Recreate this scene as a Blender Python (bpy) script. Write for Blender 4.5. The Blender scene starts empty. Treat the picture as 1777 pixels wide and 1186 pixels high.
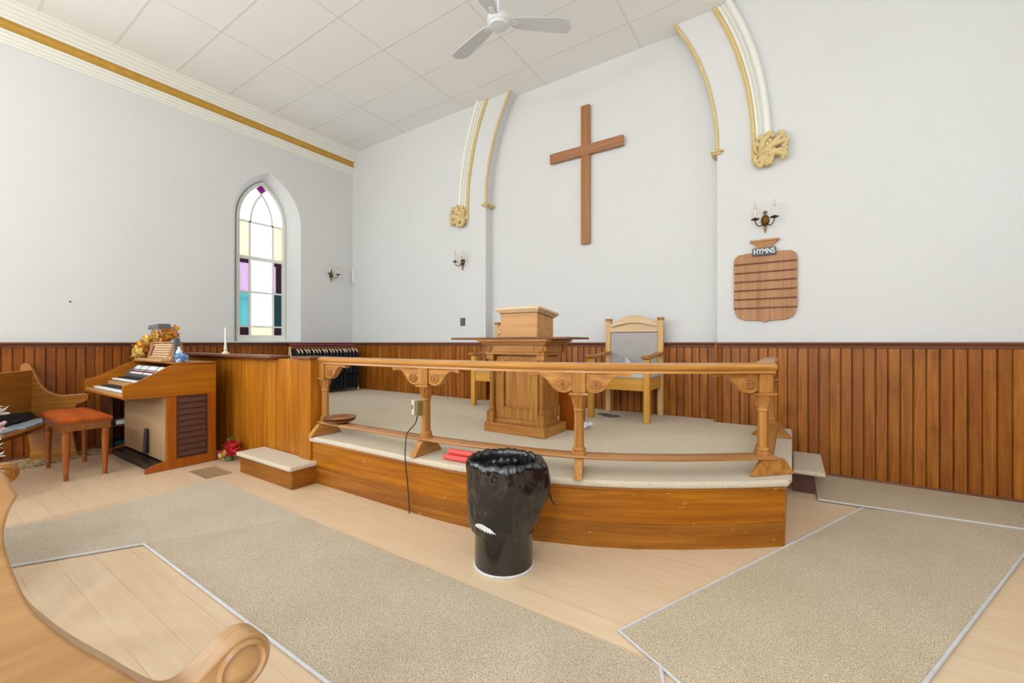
import bpy, math, random
from mathutils import Vector, Matrix, noise
PI = math.pi
random.seed(7)
sc = bpy.context.scene
col = sc.collection

# ---------------------------------------------------------------- camera
cam_data = bpy.data.cameras.new('camera')
cam_data.sensor_width = 36.0
cam_data.lens = 732.0 / 1777.0 * 36.0
cam_data.shift_y = 2.0 / 1777.0
cam_data.clip_start = 0.02
cam = bpy.data.objects.new('camera', cam_data)
cam.location = (0, 0, 1.2)
cam.rotation_euler = (math.radians(90), 0, math.radians(33.59))
col.objects.link(cam)
sc.camera = cam

# ---------------------------------------------------------------- view / world / lights
sc.view_settings.view_transform = 'Standard'
sc.view_settings.look = 'None'
sc.view_settings.gamma = 1.0
sc.view_settings.use_curve_mapping = False
sc.view_settings.exposure = 0.07
w = bpy.data.worlds.new('world'); sc.world = w
w.use_nodes = True
bg = w.node_tree.nodes['Background']
bg.inputs[0].default_value = (0.90, 0.95, 1.0, 1)
bg.inputs[1].default_value = 4.2

def area(name, loc, rot, sx, sy, power, color=(1, 1, 1), spread=PI):
    l = bpy.data.lights.new(name, 'AREA'); l.shape = 'RECTANGLE'
    l.size = sx; l.size_y = sy; l.energy = power; l.color = color; l.spread = spread
    o = bpy.data.objects.new(name, l); o.location = loc; o.rotation_euler = rot
    col.objects.link(o); return o
R90 = PI / 2
# daylight through the nave windows that the photo does not show
for i, y in enumerate((-0.9, -3.6, -6.3)):
    area('window_daylight', (-6.50, y, 2.5), (0, -R90, 0), 2.3, 0.85, 58, (0.76, 0.885, 1.0))
for i, y in enumerate((3.0, -0.9, -3.6, -6.3)):
    area('window_daylight', (2.28, y, 2.5), (0, R90, 0), 2.3, 0.85, (14, 34, 40, 40)[i], (0.76, 0.885, 1.0))
area('window_daylight', (-2.11, -8.9, 2.8), (-R90, 0, 0), 3.2, 2.6, 120, (0.76, 0.885, 1.0))
# fill point lights added behind the camera to brighten ceiling and walls
for x, y in ((-4.4, -2.2), (0.2, -2.2), (-4.4, -5.6), (0.2, -5.6)):
    l = bpy.data.lights.new('nave_fill_light', 'POINT'); l.energy = 128; l.color = (0.82, 0.92, 1.0); l.shadow_soft_size = 0.16
    o = bpy.data.objects.new('nave_fill_light', l); o.location = (x, y, 3.3); col.objects.link(o)

# ---------------------------------------------------------------- helpers
def lin(c):
    return tuple(((v / 255.0) / 12.92 if v / 255.0 <= 0.04045 else ((v / 255.0 + 0.055) / 1.055) ** 2.4) for v in c) + (1,)

class NT:
    def __init__(s, name):
        s.m = bpy.data.materials.new(name); s.m.use_nodes = True
        s.t = s.m.node_tree; s.n = s.t.nodes; s.b = s.n['Principled BSDF']; s.out = s.n['Material Output']
    def node(s, t, **kw):
        n = s.n.new(t)
        for k, v in kw.items(): setattr(n, k, v)
        return n
    def link(s, a, b): s.t.links.new(a, b)
    def coords(s, scale=(1, 1, 1)):
        tc = s.node('ShaderNodeTexCoord'); mp = s.node('ShaderNodeMapping'); mp.inputs['Scale'].default_value = scale
        s.link(tc.outputs['Object'], mp.inputs[0]); return mp.outputs[0]
    def noise(s, vec, scale=5, detail=4, rough=0.6, dist=0):
        n = s.node('ShaderNodeTexNoise'); s.link(vec, n.inputs['Vector'])
        n.inputs['Scale'].default_value = scale; n.inputs['Detail'].default_value = detail
        n.inputs['Roughness'].default_value = rough; n.inputs['Distortion'].default_value = dist
        return n.outputs[0]
    def ramp(s, fac, stops):
        r = s.node('ShaderNodeValToRGB'); e = r.color_ramp.elements
        e[0].position, e[0].color = stops[0]; e[1].position, e[1].color = stops[-1]
        for p, c in stops[1:-1]:
            k = e.new(p); k.color = c
        s.link(fac, r.inputs[0]); return r.outputs[0]
    def mix(s, fac, a, b, mode='MIX'):
        m = s.node('ShaderNodeMix', data_type='RGBA', blend_type=mode)
        if isinstance(fac, (int, float)): m.inputs[0].default_value = fac
        else: s.link(fac, m.inputs[0])
        for i, v in ((6, a), (7, b)):
            if isinstance(v, tuple): m.inputs[i].default_value = v
            else: s.link(v, m.inputs[i])
        return m.outputs[2]
    def math(s, op, a, b=None):
        m = s.node('ShaderNodeMath', operation=op)
        for i, v in ((0, a), (1, b)):
            if v is None: continue
            if isinstance(v, (int, float)): m.inputs[i].default_value = v
            else: s.link(v, m.inputs[i])
        return m.outputs[0]
    def bump(s, h, strength=0.2, dist=0.01):
        b = s.node('ShaderNodeBump'); b.inputs['Strength'].default_value = strength; b.inputs['Distance'].default_value = dist
        s.link(h, b.inputs['Height']); s.link(b.outputs[0], s.b.inputs['Normal'])
    def base(s, c, rough=0.5, metal=0.0, coat=0.0, spec=0.5):
        if isinstance(c, tuple): s.b.inputs['Base Color'].default_value = c
        else: s.link(c, s.b.inputs['Base Color'])
        s.b.inputs['Roughness'].default_value = rough; s.b.inputs['Metallic'].default_value = metal
        s.b.inputs['Coat Weight'].default_value = coat; s.b.inputs['Specular IOR Level'].default_value = spec
        return s.m

def plain(name, c, rough=0.5, metal=0.0, coat=0.0, var=0.06, scale=30, bump=0.0):
    t = NT(name); v = t.coords()
    n = t.noise(v, scale, 3)
    lo = tuple(x * (1 - var) for x in lin(c)[:3]) + (1,); hi = tuple(min(1, x * (1 + var)) for x in lin(c)[:3]) + (1,)
    m = t.base(t.ramp(n, [(0.3, lo), (0.7, hi)]), rough, metal, coat)
    if bump: t.bump(n, bump, 0.004)
    return m

def wood(name, dark, light, axis='z', scale=1.0, rough=0.38, coat=0.06, blotch=0.35, stain=None):
    """varnished wood; the grain runs along axis (object space)"""
    t = NT(name)
    s = {'x': (1.2, 26, 26), 'y': (26, 1.2, 26), 'z': (26, 26, 1.2), 'h': (1.3, 1.3, 30)}[axis]
    v = t.coords(tuple(k * scale for k in s))
    g = t.noise(v, 1.0, 5, 0.65, 0.6)
    c = t.ramp(g, [(0.28, lin(dark)), (0.5, lin(tuple((a + b) / 2 for a, b in zip(dark, light)))), (0.72, lin(light))])
    s2 = {'x': (0.6, 3, 3), 'y': (3, 0.6, 3), 'z': (3, 3, 0.6), 'h': (0.8, 0.8, 6)}[axis]
    b = t.noise(t.coords(s2), 1.3, 3, 0.5, 0.8)
    c = t.mix(t.ramp(b, [(0.35, (blotch, blotch, blotch, 1)), (0.65, (0, 0, 0, 1))]), c, lin(dark))
    if stain:
        sn = t.noise(t.coords((9, 9, 16)), 2.0, 6, 0.7)
        c = t.mix(t.ramp(sn, [(0.64, (0, 0, 0, 1)), (0.70, (0.85, 0.85, 0.85, 1))]), c, lin(stain))
    m = t.base(c, rough, 0, coat, 0.35); t.b.inputs['Coat Roughness'].default_value = 0.25
    t.bump(g, 0.08, 0.002)
    return m

def boards(name, axis, pitch, off, dark, light):
    """beadboard: each board has its own tone and grain, boards repeat along axis"""
    t = NT(name)
    tc = t.node('ShaderNodeTexCoord'); sp = t.node('ShaderNodeSeparateXYZ'); t.link(tc.outputs['Object'], sp.inputs[0])
    a = sp.outputs[{'x': 0, 'y': 1}[axis]]
    k = t.math('FLOOR', t.math('DIVIDE', t.math('SUBTRACT', a, off), pitch))
    wn = t.node('ShaderNodeTexWhiteNoise', noise_dimensions='1D'); t.link(k, wn.inputs['W'])
    cb = t.node('ShaderNodeCombineXYZ')
    t.link(t.math('MULTIPLY', a, 30.0), cb.inputs[0]); t.link(t.math('MULTIPLY', k, 7.3), cb.inputs[1])
    t.link(t.math('MULTIPLY', sp.outputs[2], 1.8), cb.inputs[2])
    g = t.noise(cb.outputs[0], 1.0, 5, 0.65, 0.8)
    c = t.ramp(g, [(0.25, lin(dark)), (0.72, lin(light))])
    c = t.mix(t.math('MULTIPLY', wn.outputs[0], 0.55), c, lin(dark))
    b = t.noise(t.coords((3, 3, 2.2)), 1.5, 3)
    c = t.mix(t.ramp(b, [(0.55, (0, 0, 0, 1)), (0.75, (0.45, 0.45, 0.45, 1))]), c, lin(tuple(x * 0.62 for x in dark)))
    m = t.base(c, 0.36, 0, 0.05, 0.35); t.b.inputs['Coat Roughness'].default_value = 0.25
    t.bump(g, 0.08, 0.002)
    return m

def carpet(name, dark, mid, light, scale=150):
    t = NT(name); v = t.coords()
    n = t.noise(v, scale, 2, 0.7)
    c = t.ramp(n, [(0.36, lin(dark)), (0.5, lin(mid)), (0.62, lin(light))])
    b = t.noise(v, 2.2, 3)
    c = t.mix(t.ramp(b, [(0.3, (0.16, 0.16, 0.16, 1)), (0.7, (0, 0, 0, 1))]), c, lin(dark))
    m = t.base(c, 0.95, 0, 0, 0.1)
    t.bump(n, 0.7, 0.006)
    return m

def glass(name, c, thick=0.75):
    """obscure leaded-window glass lit from outside"""
    t = NT(name); t.n.remove(t.b)
    tr = t.node('ShaderNodeBsdfTranslucent'); tp = t.node('ShaderNodeBsdfTransparent'); gl = t.node('ShaderNodeBsdfGlossy')
    n = t.noise(t.coords(), 40, 2)
    cc = t.ramp(n, [(0.3, lin(tuple(x * 0.93 for x in c))), (0.7, lin(c))])
    for q in (tr, tp): t.link(cc, q.inputs[0])
    gl.inputs[1].default_value = 0.15
    m1 = t.node('ShaderNodeMixShader'); m1.inputs[0].default_value = thick; t.link(tp.outputs[0], m1.inputs[1]); t.link(tr.outputs[0], m1.inputs[2])
    m2 = t.node('ShaderNodeMixShader'); m2.inputs[0].default_value = 0.04; t.link(m1.outputs[0], m2.inputs[1]); t.link(gl.outputs[0], m2.inputs[2])
    t.link(m2.outputs[0], t.out.inputs[0]); return t.m

M = {}
def wallmat(name, c, sc_=6, var=0.015):
    t = NT(name); v = t.coords(); n = t.noise(v, 1.3, 3); f = t.noise(v, 90, 3)
    lo = tuple(x * (1 - var * 2) for x in lin(c)[:3]) + (1,)
    m = t.base(t.ramp(n, [(0.3, lo), (0.7, lin(c))]), 0.75, 0, 0, 0.25); t.bump(f, 0.05, 0.002); return m
M['wall'] = wallmat('white_plaster', (220, 219, 216))
M['trimwhite'] = plain('cream_white_paint', (234, 232, 222), 0.5, var=0.01)
M['gold'] = plain('gold_paint', (196, 152, 60), 0.5, var=0.1, scale=12)
M['palegold'] = plain('pale_gold_paint', (216, 190, 130), 0.5, var=0.08)
t = NT('ceiling_tile'); v = t.coords(); n = t.noise(v, 120, 4, 0.7)
M['tile'] = t.base(t.ramp(n, [(0.3, lin((240, 239, 236))), (0.6, lin((248, 247, 244)))]), 0.9, 0, 0, 0.1); t.bump(n, 0.15, 0.002)
M['tbar'] = plain('ceiling_bar', (232, 229, 224), 0.6, var=0.01)
M['wain_back'] = boards('beadboard_back', 'x', 0.0785, -0.04, (122, 58, 8), (194, 122, 38))
M['wain_left'] = boards('beadboard_left', 'y', 0.0755, 0.0, (108, 48, 6), (180, 104, 34))
M['cap'] = wood('wainscot_cap_wood', (104, 62, 42), (146, 92, 62), 'x', rough=0.45)
M['cap_y'] = wood('wainscot_cap_wood_side', (100, 62, 44), (140, 90, 62), 'y', rough=0.45)
M['groove'] = plain('groove_shadowed_wood', (70, 28, 12), 0.6)
M['oak'] = wood('golden_oak', (142, 86, 30), (208, 150, 76), 'z')
M['oak_x'] = wood('golden_oak_x', (150, 92, 34), (212, 154, 80), 'x')
M['oak_h'] = wood('golden_oak_h', (146, 92, 44), (200, 146, 88), 'h')
M['oak_y'] = wood('golden_oak_y', (150, 92, 34), (212, 154, 80), 'y')
M['rail'] = wood('rail_oak', (166, 104, 34), (222, 164, 82), 'h', rough=0.28, coat=0.4)
M['chair'] = wood('honey_ash', (204, 142, 50), (230, 174, 82), 'z', rough=0.35, blotch=0.15)
M['chair_x'] = wood('honey_ash_x', (204, 142, 50), (230, 174, 82), 'x', rough=0.35, blotch=0.15)
M['chair_pale'] = wood('pale_ash', (204, 168, 122), (232, 202, 160), 'x', rough=0.35, blotch=0.15)
M['chair_palez'] = wood('pale_ash_upright', (204, 158, 96), (228, 188, 134), 'z', rough=0.35, blotch=0.15)
M['panel'] = wood('partition_pine', (148, 82, 6), (212, 138, 34), 'z', rough=0.4, blotch=0.5)
M['panel_red'] = wood('partition_end_wood', (132, 60, 2), (174, 90, 16), 'z', rough=0.4)
M['riser'] = wood('platform_pine', (142, 76, 2), (204, 130, 18), 'h', rough=0.4, blotch=0.5, stain=(214, 182, 128))
M['riser_low'] = wood('platform_pine_low', (128, 70, 8), (188, 122, 36), 'h', rough=0.45, blotch=0.5, stain=(214, 190, 148))
M['organ'] = wood('organ_walnut', (150, 80, 0), (190, 116, 10), 'y', rough=0.35, blotch=0.25)
M['organ_z'] = wood('organ_walnut_upright', (146, 70, 2), (186, 102, 14), 'z', rough=0.35, blotch=0.25)
M['organ_pale'] = wood('organ_pale_trim', (176, 128, 84), (208, 164, 118), 'x', rough=0.4, blotch=0.1)
M['darkwood'] = plain('dark_brown_louvre', (84, 46, 26), 0.45, var=0.15)
M['beige'] = plain('speaker_cloth', (176, 142, 104), 0.9, var=0.06, scale=200)
M['pew'] = wood('pew_oak', (134, 80, 20), (190, 126, 44), 'x', rough=0.3, coat=0.35)
M['pew_y'] = wood('pew_oak_along', (134, 80, 20), (190, 126, 44), 'y', rough=0.3, coat=0.2)
M['pew_fore'] = wood('pew_oak_window_sheen', (170, 128, 82), (208, 166, 118), 'x', 0.8, rough=0.3, coat=0.35)  # pew oak made paler: the window reflection is put into its colour
M['stool'] = wood('stool_cherry', (128, 60, 8), (184, 98, 22), 'z', rough=0.3, coat=0.4)
M['stoolapron'] = wood('stool_apron', (112, 66, 26), (156, 96, 40), 'x', rough=0.35)
t = NT('rust_velvet'); v = t.coords(); n = t.noise(v, 14, 3)
M['velvet'] = t.base(t.ramp(n, [(0.3, lin((150, 66, 22))), (0.7, lin((178, 86, 34)))]), 0.95, 0, 0, 0.1)
M['cross'] = wood('cross_wood', (150, 96, 50), (186, 128, 76), 'z', rough=0.45)
M['cross_x'] = wood('cross_wood_x', (150, 100, 64), (188, 134, 92), 'x', rough=0.45)
M['carpet'] = carpet('platform_carpet', (190, 172, 146), (228, 212, 186), (242, 230, 210), 300)
M['rug'] = carpet('aisle_rug', (140, 120, 94), (208, 190, 162), (240, 226, 204), 260)
M['rugwarm'] = carpet('right_rug', (144, 124, 96), (212, 194, 164), (242, 228, 202), 260)
M['matold'] = carpet('speckled_mat', (120, 92, 60), (176, 150, 104), (216, 196, 154), 35)
M['binding'] = plain('rug_binding', (208, 206, 206), 0.7)
t = NT('painted_floor'); 
tc = t.node('ShaderNodeTexCoord'); sp = t.node('ShaderNodeSeparateXYZ'); t.link(tc.outputs['Object'], sp.inputs[0])
k = t.math('DIVIDE', sp.outputs[1], 0.135); kf = t.math('FLOOR', k); fr = t.math('SUBTRACT', k, kf)
wn = t.node('ShaderNodeTexWhiteNoise', noise_dimensions='1D'); t.link(kf, wn.inputs['W'])
gap = t.math('LESS_THAN', fr, 0.022)
bn = t.noise(t.coords(), 2.3, 4)
gap = t.math('MULTIPLY', gap, t.ramp(bn, [(0.42, (0.15, 0.15, 0.15, 1)), (0.6, (0.7, 0.7, 0.7, 1))]))
n = t.noise(t.coords((1, 9, 1)), 3.5, 5, 0.6)
c = t.ramp(n, [(0.3, lin((222, 192, 156))), (0.7, lin((230, 204, 170)))])
c = t.mix(t.math('MULTIPLY', wn.outputs[0], 0.16), c, lin((212, 180, 142)))
c = t.mix(gap, c, lin((172, 140, 106)))
sn = t.noise(t.coords(), 22, 6, 0.8)
c = t.mix(t.ramp(sn, [(0.70, (0, 0, 0, 1)), (0.78, (0.5, 0.5, 0.5, 1))]), c, lin((140, 110, 80)))
M['floor'] = t.base(c, 0.36, 0, 0.1, 0.45); t.bump(gap, 0.25, -0.002)
M['fan'] = plain('fan_enamel', (206, 208, 210), 0.35, var=0.02)
M['fanhub'] = plain('fan_hub_enamel', (222, 226, 228), 0.3, var=0.01)
M['brass'] = plain('aged_brass', (132, 100, 52), 0.35, 0.9, var=0.25, scale=60)
M['darkbrass'] = plain('dark_bronze', (84, 72, 56), 0.4, 0.8, var=0.2, scale=60)
M['ivory'] = plain('ivory_candle_sleeve', (226, 214, 194), 0.5, var=0.02)
M['white'] = plain('white_plastic', (232, 232, 230), 0.45, var=0.01)
M['paper'] = plain('white_paper', (232, 232, 232), 0.7, var=0.02)
M['bluepaper'] = plain('pale_blue_paper', (170, 190, 206), 0.6, var=0.08, scale=9)
M['blue'] = plain('blue_petal', (140, 172, 218), 0.6, var=0.3, scale=40)
M['black'] = plain('black_cloth', (18, 20, 24), 0.8, var=0.2)
M['blackplastic'] = plain('black_plastic', (24, 24, 26), 0.4)
M['greymetal'] = plain('grey_metal', (96, 92, 92), 0.45, 0.3)
M['greyleather'] = plain('grey_leather', (174, 166, 162), 0.5, var=0.06, scale=12, bump=0.05)
M['seatgrey'] = plain('grey_seat_cloth', (196, 194, 192), 0.7, var=0.03)
M['olive'] = plain('olive_switch_box', (122, 108, 62), 0.5)
M['cream'] = plain('cream_switch', (214, 204, 178), 0.5)
M['cord'] = plain('brown_cord', (60, 44, 34), 0.6)
M['drum'] = plain('black_enamel_drum', (24, 20, 18), 0.25, 0.0, 0.5, var=0.3, scale=14)
M['sticker'] = plain('white_sticker', (228, 228, 226), 0.5)
M['redtube'] = plain('red_wax_paper', (226, 84, 78), 0.5, var=0.08)
M['darkred'] = plain('dark_red_cloth', (120, 24, 44), 0.8, var=0.3)
M['collar'] = plain('tan_collar', (206, 178, 146), 0.8, var=0.12)
M['orange'] = plain('orange_leaf', (244, 146, 34), 0.6, var=0.35, scale=22)
M['yellow'] = plain('yellow_leaf', (250, 206, 112), 0.6, var=0.25, scale=22)
M['red'] = plain('red_leaf', (196, 26, 34), 0.6, var=0.35, scale=22)
M['green'] = plain('green_leaf', (84, 110, 60), 0.6, var=0.3, scale=22)
M['lily'] = plain('white_lily_petal', (236, 230, 224), 0.5, var=0.06, scale=20)
M['stem'] = plain('pale_green_stem', (150, 168, 120), 0.6)
M['pink'] = plain('pink_petal', (226, 186, 198), 0.5, var=0.1)
M['teal'] = plain('teal_book_cover', (18, 72, 74), 0.5)
M['slate'] = plain('dark_grey_plate', (88, 88, 90), 0.5, var=0.1, scale=80)
M['signgrey'] = plain('sign_grey', (70, 74, 80), 0.5)
M['hymn'] = wood('hymn_board_wood', (160, 108, 66), (200, 148, 104), 'z', rough=0.5, blotch=0.3)
t = NT('bag_plastic'); n = t.noise(t.coords((1, 1, 0.5)), 11, 2, 0.4, 1.2)
M['bag'] = t.base(lin((12, 12, 14)), 0.22, 0, 0.3, 0.7); t.bump(n, 0.45, 0.03)
t = NT('clear_bulb'); t.b.inputs['Transmission Weight'].default_value = 0.85
M['bulb'] = t.base(lin((240, 236, 226)), 0.1)
M['g_clear'] = glass('clear_obscure_glass', (214, 218, 222))
M['g_yellow'] = glass('pale_yellow_glass', (214, 212, 186))
M['g_pink'] = glass('pink_glass', (192, 174, 192))
M['g_cyan'] = glass('turquoise_glass', (128, 176, 178))
M['g_teal'] = glass('deep_teal_glass', (30, 96, 98))
M['g_purple'] = glass('purple_glass', (80, 30, 72))
M['g_magenta'] = glass('magenta_glass', (160, 64, 146))
M['winframe'] = plain('window_frame_paint', (236, 236, 228), 0.5, var=0.01)

SHIFT = {}
class MB:
    def __init__(s): s.v = []; s.f = []; s.mi = []; s.cur = 0
    def add(s, vs, fs, xf=None):
        b = len(s.v)
        for p in vs:
            p = Vector(p)
            if xf is not None: p = xf @ p
            s.v.append(p)
        for f in fs: s.f.append([b + i for i in f]); s.mi.append(s.cur)
        return s
    def box(s, x0, x1, y0, y1, z0, z1, xf=None):
        vs = [(x, y, z) for z in (z0, z1) for y in (y0, y1) for x in (x0, x1)]
        return s.add(vs, [(0, 2, 3, 1), (4, 5, 7, 6), (0, 1, 5, 4), (2, 6, 7, 3), (0, 4, 6, 2), (1, 3, 7, 5)], xf)
    def prism(s, pts, a, b, plane='xz', xf=None):
        """closed polygon extruded between a and b on the third axis"""
        def P(u, v, w): return {'xz': (u, w, v), 'yz': (w, u, v), 'xy': (u, v, w)}[plane]
        n = len(pts)
        vs = [P(u, v, a) for u, v in pts] + [P(u, v, b) for u, v in pts]
        fs = [tuple(range(n)), tuple(range(2 * n - 1, n - 1, -1))] + [(i, i + n, (i + 1) % n + n, (i + 1) % n) for i in range(n)]
        return s.add(vs, fs, xf)
    def lathe(s, prof, c=(0, 0, 0), axis='z', seg=24, xf=None, arc=None):
        vs = []; fs = []
        for r, h in prof:
            for k in range(seg):
                a = 2 * PI * k / seg
                x, y = r * math.cos(a), r * math.sin(a)
                p = {'z': (x, y, h), 'y': (x, h, y), 'x': (h, x, y)}[axis]
                vs.append((p[0] + c[0], p[1] + c[1], p[2] + c[2]))
        m = len(prof)
        for i in range(m - 1):
            for k in range(seg):
                k2 = (k + 1) % seg
                fs.append((i * seg + k, i * seg + k2, (i + 1) * seg + k2, (i + 1) * seg + k))
        if prof[0][0] > 1e-5: fs.append(tuple(range(seg))[::-1])
        if prof[-1][0] > 1e-5: fs.append(tuple((m - 1) * seg + k for k in range(seg)))
        return s.add(vs, fs, xf)
    def tube(s, pts, r, seg=8, xf=None, caps=True):
        pts = [Vector(p) for p in pts]; vs = []; fs = []
        n = len(pts); a = None
        for i, p in enumerate(pts):
            d = (pts[min(i + 1, n - 1)] - pts[max(i - 1, 0)]).normalized()
            if a is None:
                a = d.cross(Vector((0, 0, 1)))
                if a.length < 0.3: a = d.cross(Vector((1, 0, 0)))
            else: a = a - d * a.dot(d)
            a.normalize(); b = d.cross(a).normalized()
            rr = r[i] if isinstance(r, (list, tuple)) else r
            for k in range(seg):
                t_ = 2 * PI * k / seg
                vs.append(p + a * rr * math.cos(t_) + b * rr * math.sin(t_))
        for i in range(n - 1):
            for k in range(seg):
                k2 = (k + 1) % seg
                fs.append((i * seg + k, i * seg + k2, (i + 1) * seg + k2, (i + 1) * seg + k))
        if caps: fs.append(tuple(range(seg))); fs.append(tuple((n - 1) * seg + k for k in range(seg)))
        return s.add(vs, fs, xf)
    def sweep(s, path, prof, xf=None):
        """closed profile (side, z) carried along a horizontal path of (x, y, z); side is to the right of travel"""
        n = len(path); m = len(prof); vs = []; fs = []
        for i, p in enumerate(path):
            a = Vector(path[max(i - 1, 0)][:2]); b = Vector(path[min(i + 1, n - 1)][:2]); d = (b - a).normalized()
            nr = Vector((d.y, -d.x))
            for u, z in prof: vs.append((p[0] + nr.x * u, p[1] + nr.y * u, p[2] + z))
        for i in range(n - 1):
            for k in range(m):
                k2 = (k + 1) % m
                fs.append((i * m + k, i * m + k2, (i + 1) * m + k2, (i + 1) * m + k))
        fs.append(tuple(range(m))); fs.append(tuple((n - 1) * m + k for k in range(m))[::-1])
        return s.add(vs, fs, xf)
    def leaf(s, p, d, up, L, W, curl=0.3, seg=4):
        """a pointed leaf blade starting at p along d"""
        d = Vector(d).normalized(); up = Vector(up); side = d.cross(up)
        if side.length < 1e-3: side = Vector((1, 0, 0))
        side.normalize(); nn = side.cross(d).normalized(); p = Vector(p); vs = []
        for i in range(seg + 1):
            t_ = i / seg; wd = W * math.sin(PI * min(1, t_ * 0.92 + 0.08)) ** 0.8
            c = p + d * L * t_ + nn * curl * L * (t_ * t_ if curl > 0 else -t_ * t_) * (1 if curl > 0 else -1)
            vs += [c - side * wd, c - nn * wd * 0.35, c + side * wd]
        fs = []
        for i in range(seg):
            a = i * 3
            fs += [(a, a + 1, a + 4, a + 3), (a + 1, a + 2, a + 5, a + 4)]
        return s.add(vs, fs)
    def build(s, name, mat, parent=None, bevel=0.0, smooth=None, seg=2, origin=True, solid=0.0, subsurf=0):
        me = bpy.data.meshes.new(name)
        mats = mat if isinstance(mat, list) else [mat]
        if parent is not None: sh = SHIFT.get(parent.name, Vector((0, 0, 0)))
        elif origin and s.v:
            xs = [p.x for p in s.v]; ys = [p.y for p in s.v]; zs = [p.z for p in s.v]
            sh = Vector(((min(xs) + max(xs)) / 2, (min(ys) + max(ys)) / 2, min(zs)))
        else: sh = Vector((0, 0, 0))
        me.from_pydata([tuple(p - sh) for p in s.v], [], s.f)
        for m in mats: me.materials.append(m)
        for i, p in enumerate(me.polygons): p.material_index = s.mi[i]
        import bmesh
        bm = bmesh.new(); bm.from_mesh(me); bmesh.ops.recalc_face_normals(bm, faces=bm.faces); bm.to_mesh(me); bm.free()
        if smooth is not None:
            me.polygons.foreach_set('use_smooth', [True] * len(me.polygons))
            me.set_sharp_from_angle(angle=math.radians(smooth))
        o = bpy.data.objects.new(name, me); col.objects.link(o)
        if parent is not None: o.parent = parent; SHIFT[o.name] = sh
        else: o.location = sh; SHIFT[o.name] = sh
        if solid: md = o.modifiers.new('s', 'SOLIDIFY'); md.thickness = solid; md.offset = 0
        if bevel:
            md = o.modifiers.new('b', 'BEVEL'); md.width = bevel; md.segments = seg; md.limit_method = 'ANGLE'; md.angle_limit = math.radians(40)
        if subsurf: md = o.modifiers.new('u', 'SUBSURF'); md.levels = subsurf; md.render_levels = subsurf
        return o

def thing(name, label, cat, loc=(0, 0, 0), rz=0.0, group=None, world=True):
    """Empty at the base of a thing; world=True: its parts are given in room coordinates"""
    o = bpy.data.objects.new(name, None); o.empty_display_size = 0.1
    o.location = loc; o.rotation_euler = (0, 0, rz); col.objects.link(o)
    o['label'] = label; o['category'] = cat
    if group: o['group'] = group
    SHIFT[o.name] = Vector(loc) if world else Vector((0, 0, 0))
    return o
def tag(o, label, cat, group=None):
    o['label'] = label; o['category'] = cat
    if group: o['group'] = group
    return o
def structure(o): o['kind'] = 'structure'; return o
def copy_tree(o, parent=None):
    c = o.copy(); col.objects.link(c)
    if parent is not None: c.parent = parent
    SHIFT[c.name] = SHIFT.get(o.name, Vector((0, 0, 0)))
    for ch in [q for q in o.children]: copy_tree(ch, c)
    return c
def cr(pts, n=10):
    out = []; P = [pts[0]] + list(pts) + [pts[-1]]
    for i in range(1, len(P) - 2):
        for k in range(n):
            t_ = k / n; a, b_, c, d = [Vector(q) for q in P[i - 1:i + 3]]
            out.append(tuple(0.5 * ((2 * b_) + (c - a) * t_ + (2 * a - 5 * b_ + 4 * c - d) * t_ * t_ + (3 * b_ - a - 3 * c + d) * t_ ** 3)))
    out.append(tuple(pts[-1])); return out
def RZ(a, loc=(0, 0, 0)): return Matrix.Translation(Vector(loc)) @ Matrix.Rotation(a, 4, 'Z')

# ---------------------------------------------------------------- the room
XL, XR, YB, YR, YF, ZC = -6.58, 2.36, 4.73, 4.88, -9.0, 4.60
CX = -2.11; HW = 1.475           # centre of the room, half width of the arched recess
ZS = 3.16                        # where the arch springs
structure(MB().box(XL - 0.4, XR + 0.4, YF - 0.3, YR + 0.3, -0.12, 0).build('floor', M['floor'], origin=False))
ce = structure(MB().box(XL - 0.3, XR + 0.3, YF - 0.3, YR + 0.3, ZC, ZC + 0.1).build('ceiling', M['tile'], origin=False))
g = MB()
x = -2.70 - 1.25 * 3
while x < XR:
    g.box(x - 0.011, x + 0.011, YF, YR, ZC - 0.0012, ZC + 0.002); x += 1.25
y = 2.078 - 0.584 * 19
while y < YR:
    g.box(XL, XR, y - 0.011, y + 0.011, ZC - 0.0016, ZC + 0.002); y += 0.584
g.build('ceiling_grid', M['tbar'], ce)

def arch_off(z, R=2.72, zs=ZS): return 0 if z <= zs else R - math.sqrt(R * R - (z - zs) ** 2)
arc_z = [ZS + (ZC - ZS) * i / 20 for i in range(21)]
b = MB()
b.prism([(XL - 0.3, 0), (CX - HW, 0)] + [(CX - HW + arch_off(z), z) for z in arc_z] + [(XL - 0.3, ZC)], YB, YR + 0.02)
b.prism([(XR + 0.3, 0), (CX + HW, 0)] + [(CX + HW - arch_off(z), z) for z in arc_z] + [(XR + 0.3, ZC)], YB, YR + 0.02)
b.box(XL - 0.3, XR + 0.3, YR, YR + 0.25, 0, ZC)
structure(b.build('wall_back', M['wall'], origin=False, smooth=30))
structure(MB().box(XL, XR, YF - 0.2, YF, 0, ZC).build('wall_front', M['wall'], origin=False))
structure(MB().box(XR, XR + 0.25, YF, YB, 0, ZC).build('wall_right', M['wall'], origin=False))
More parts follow.
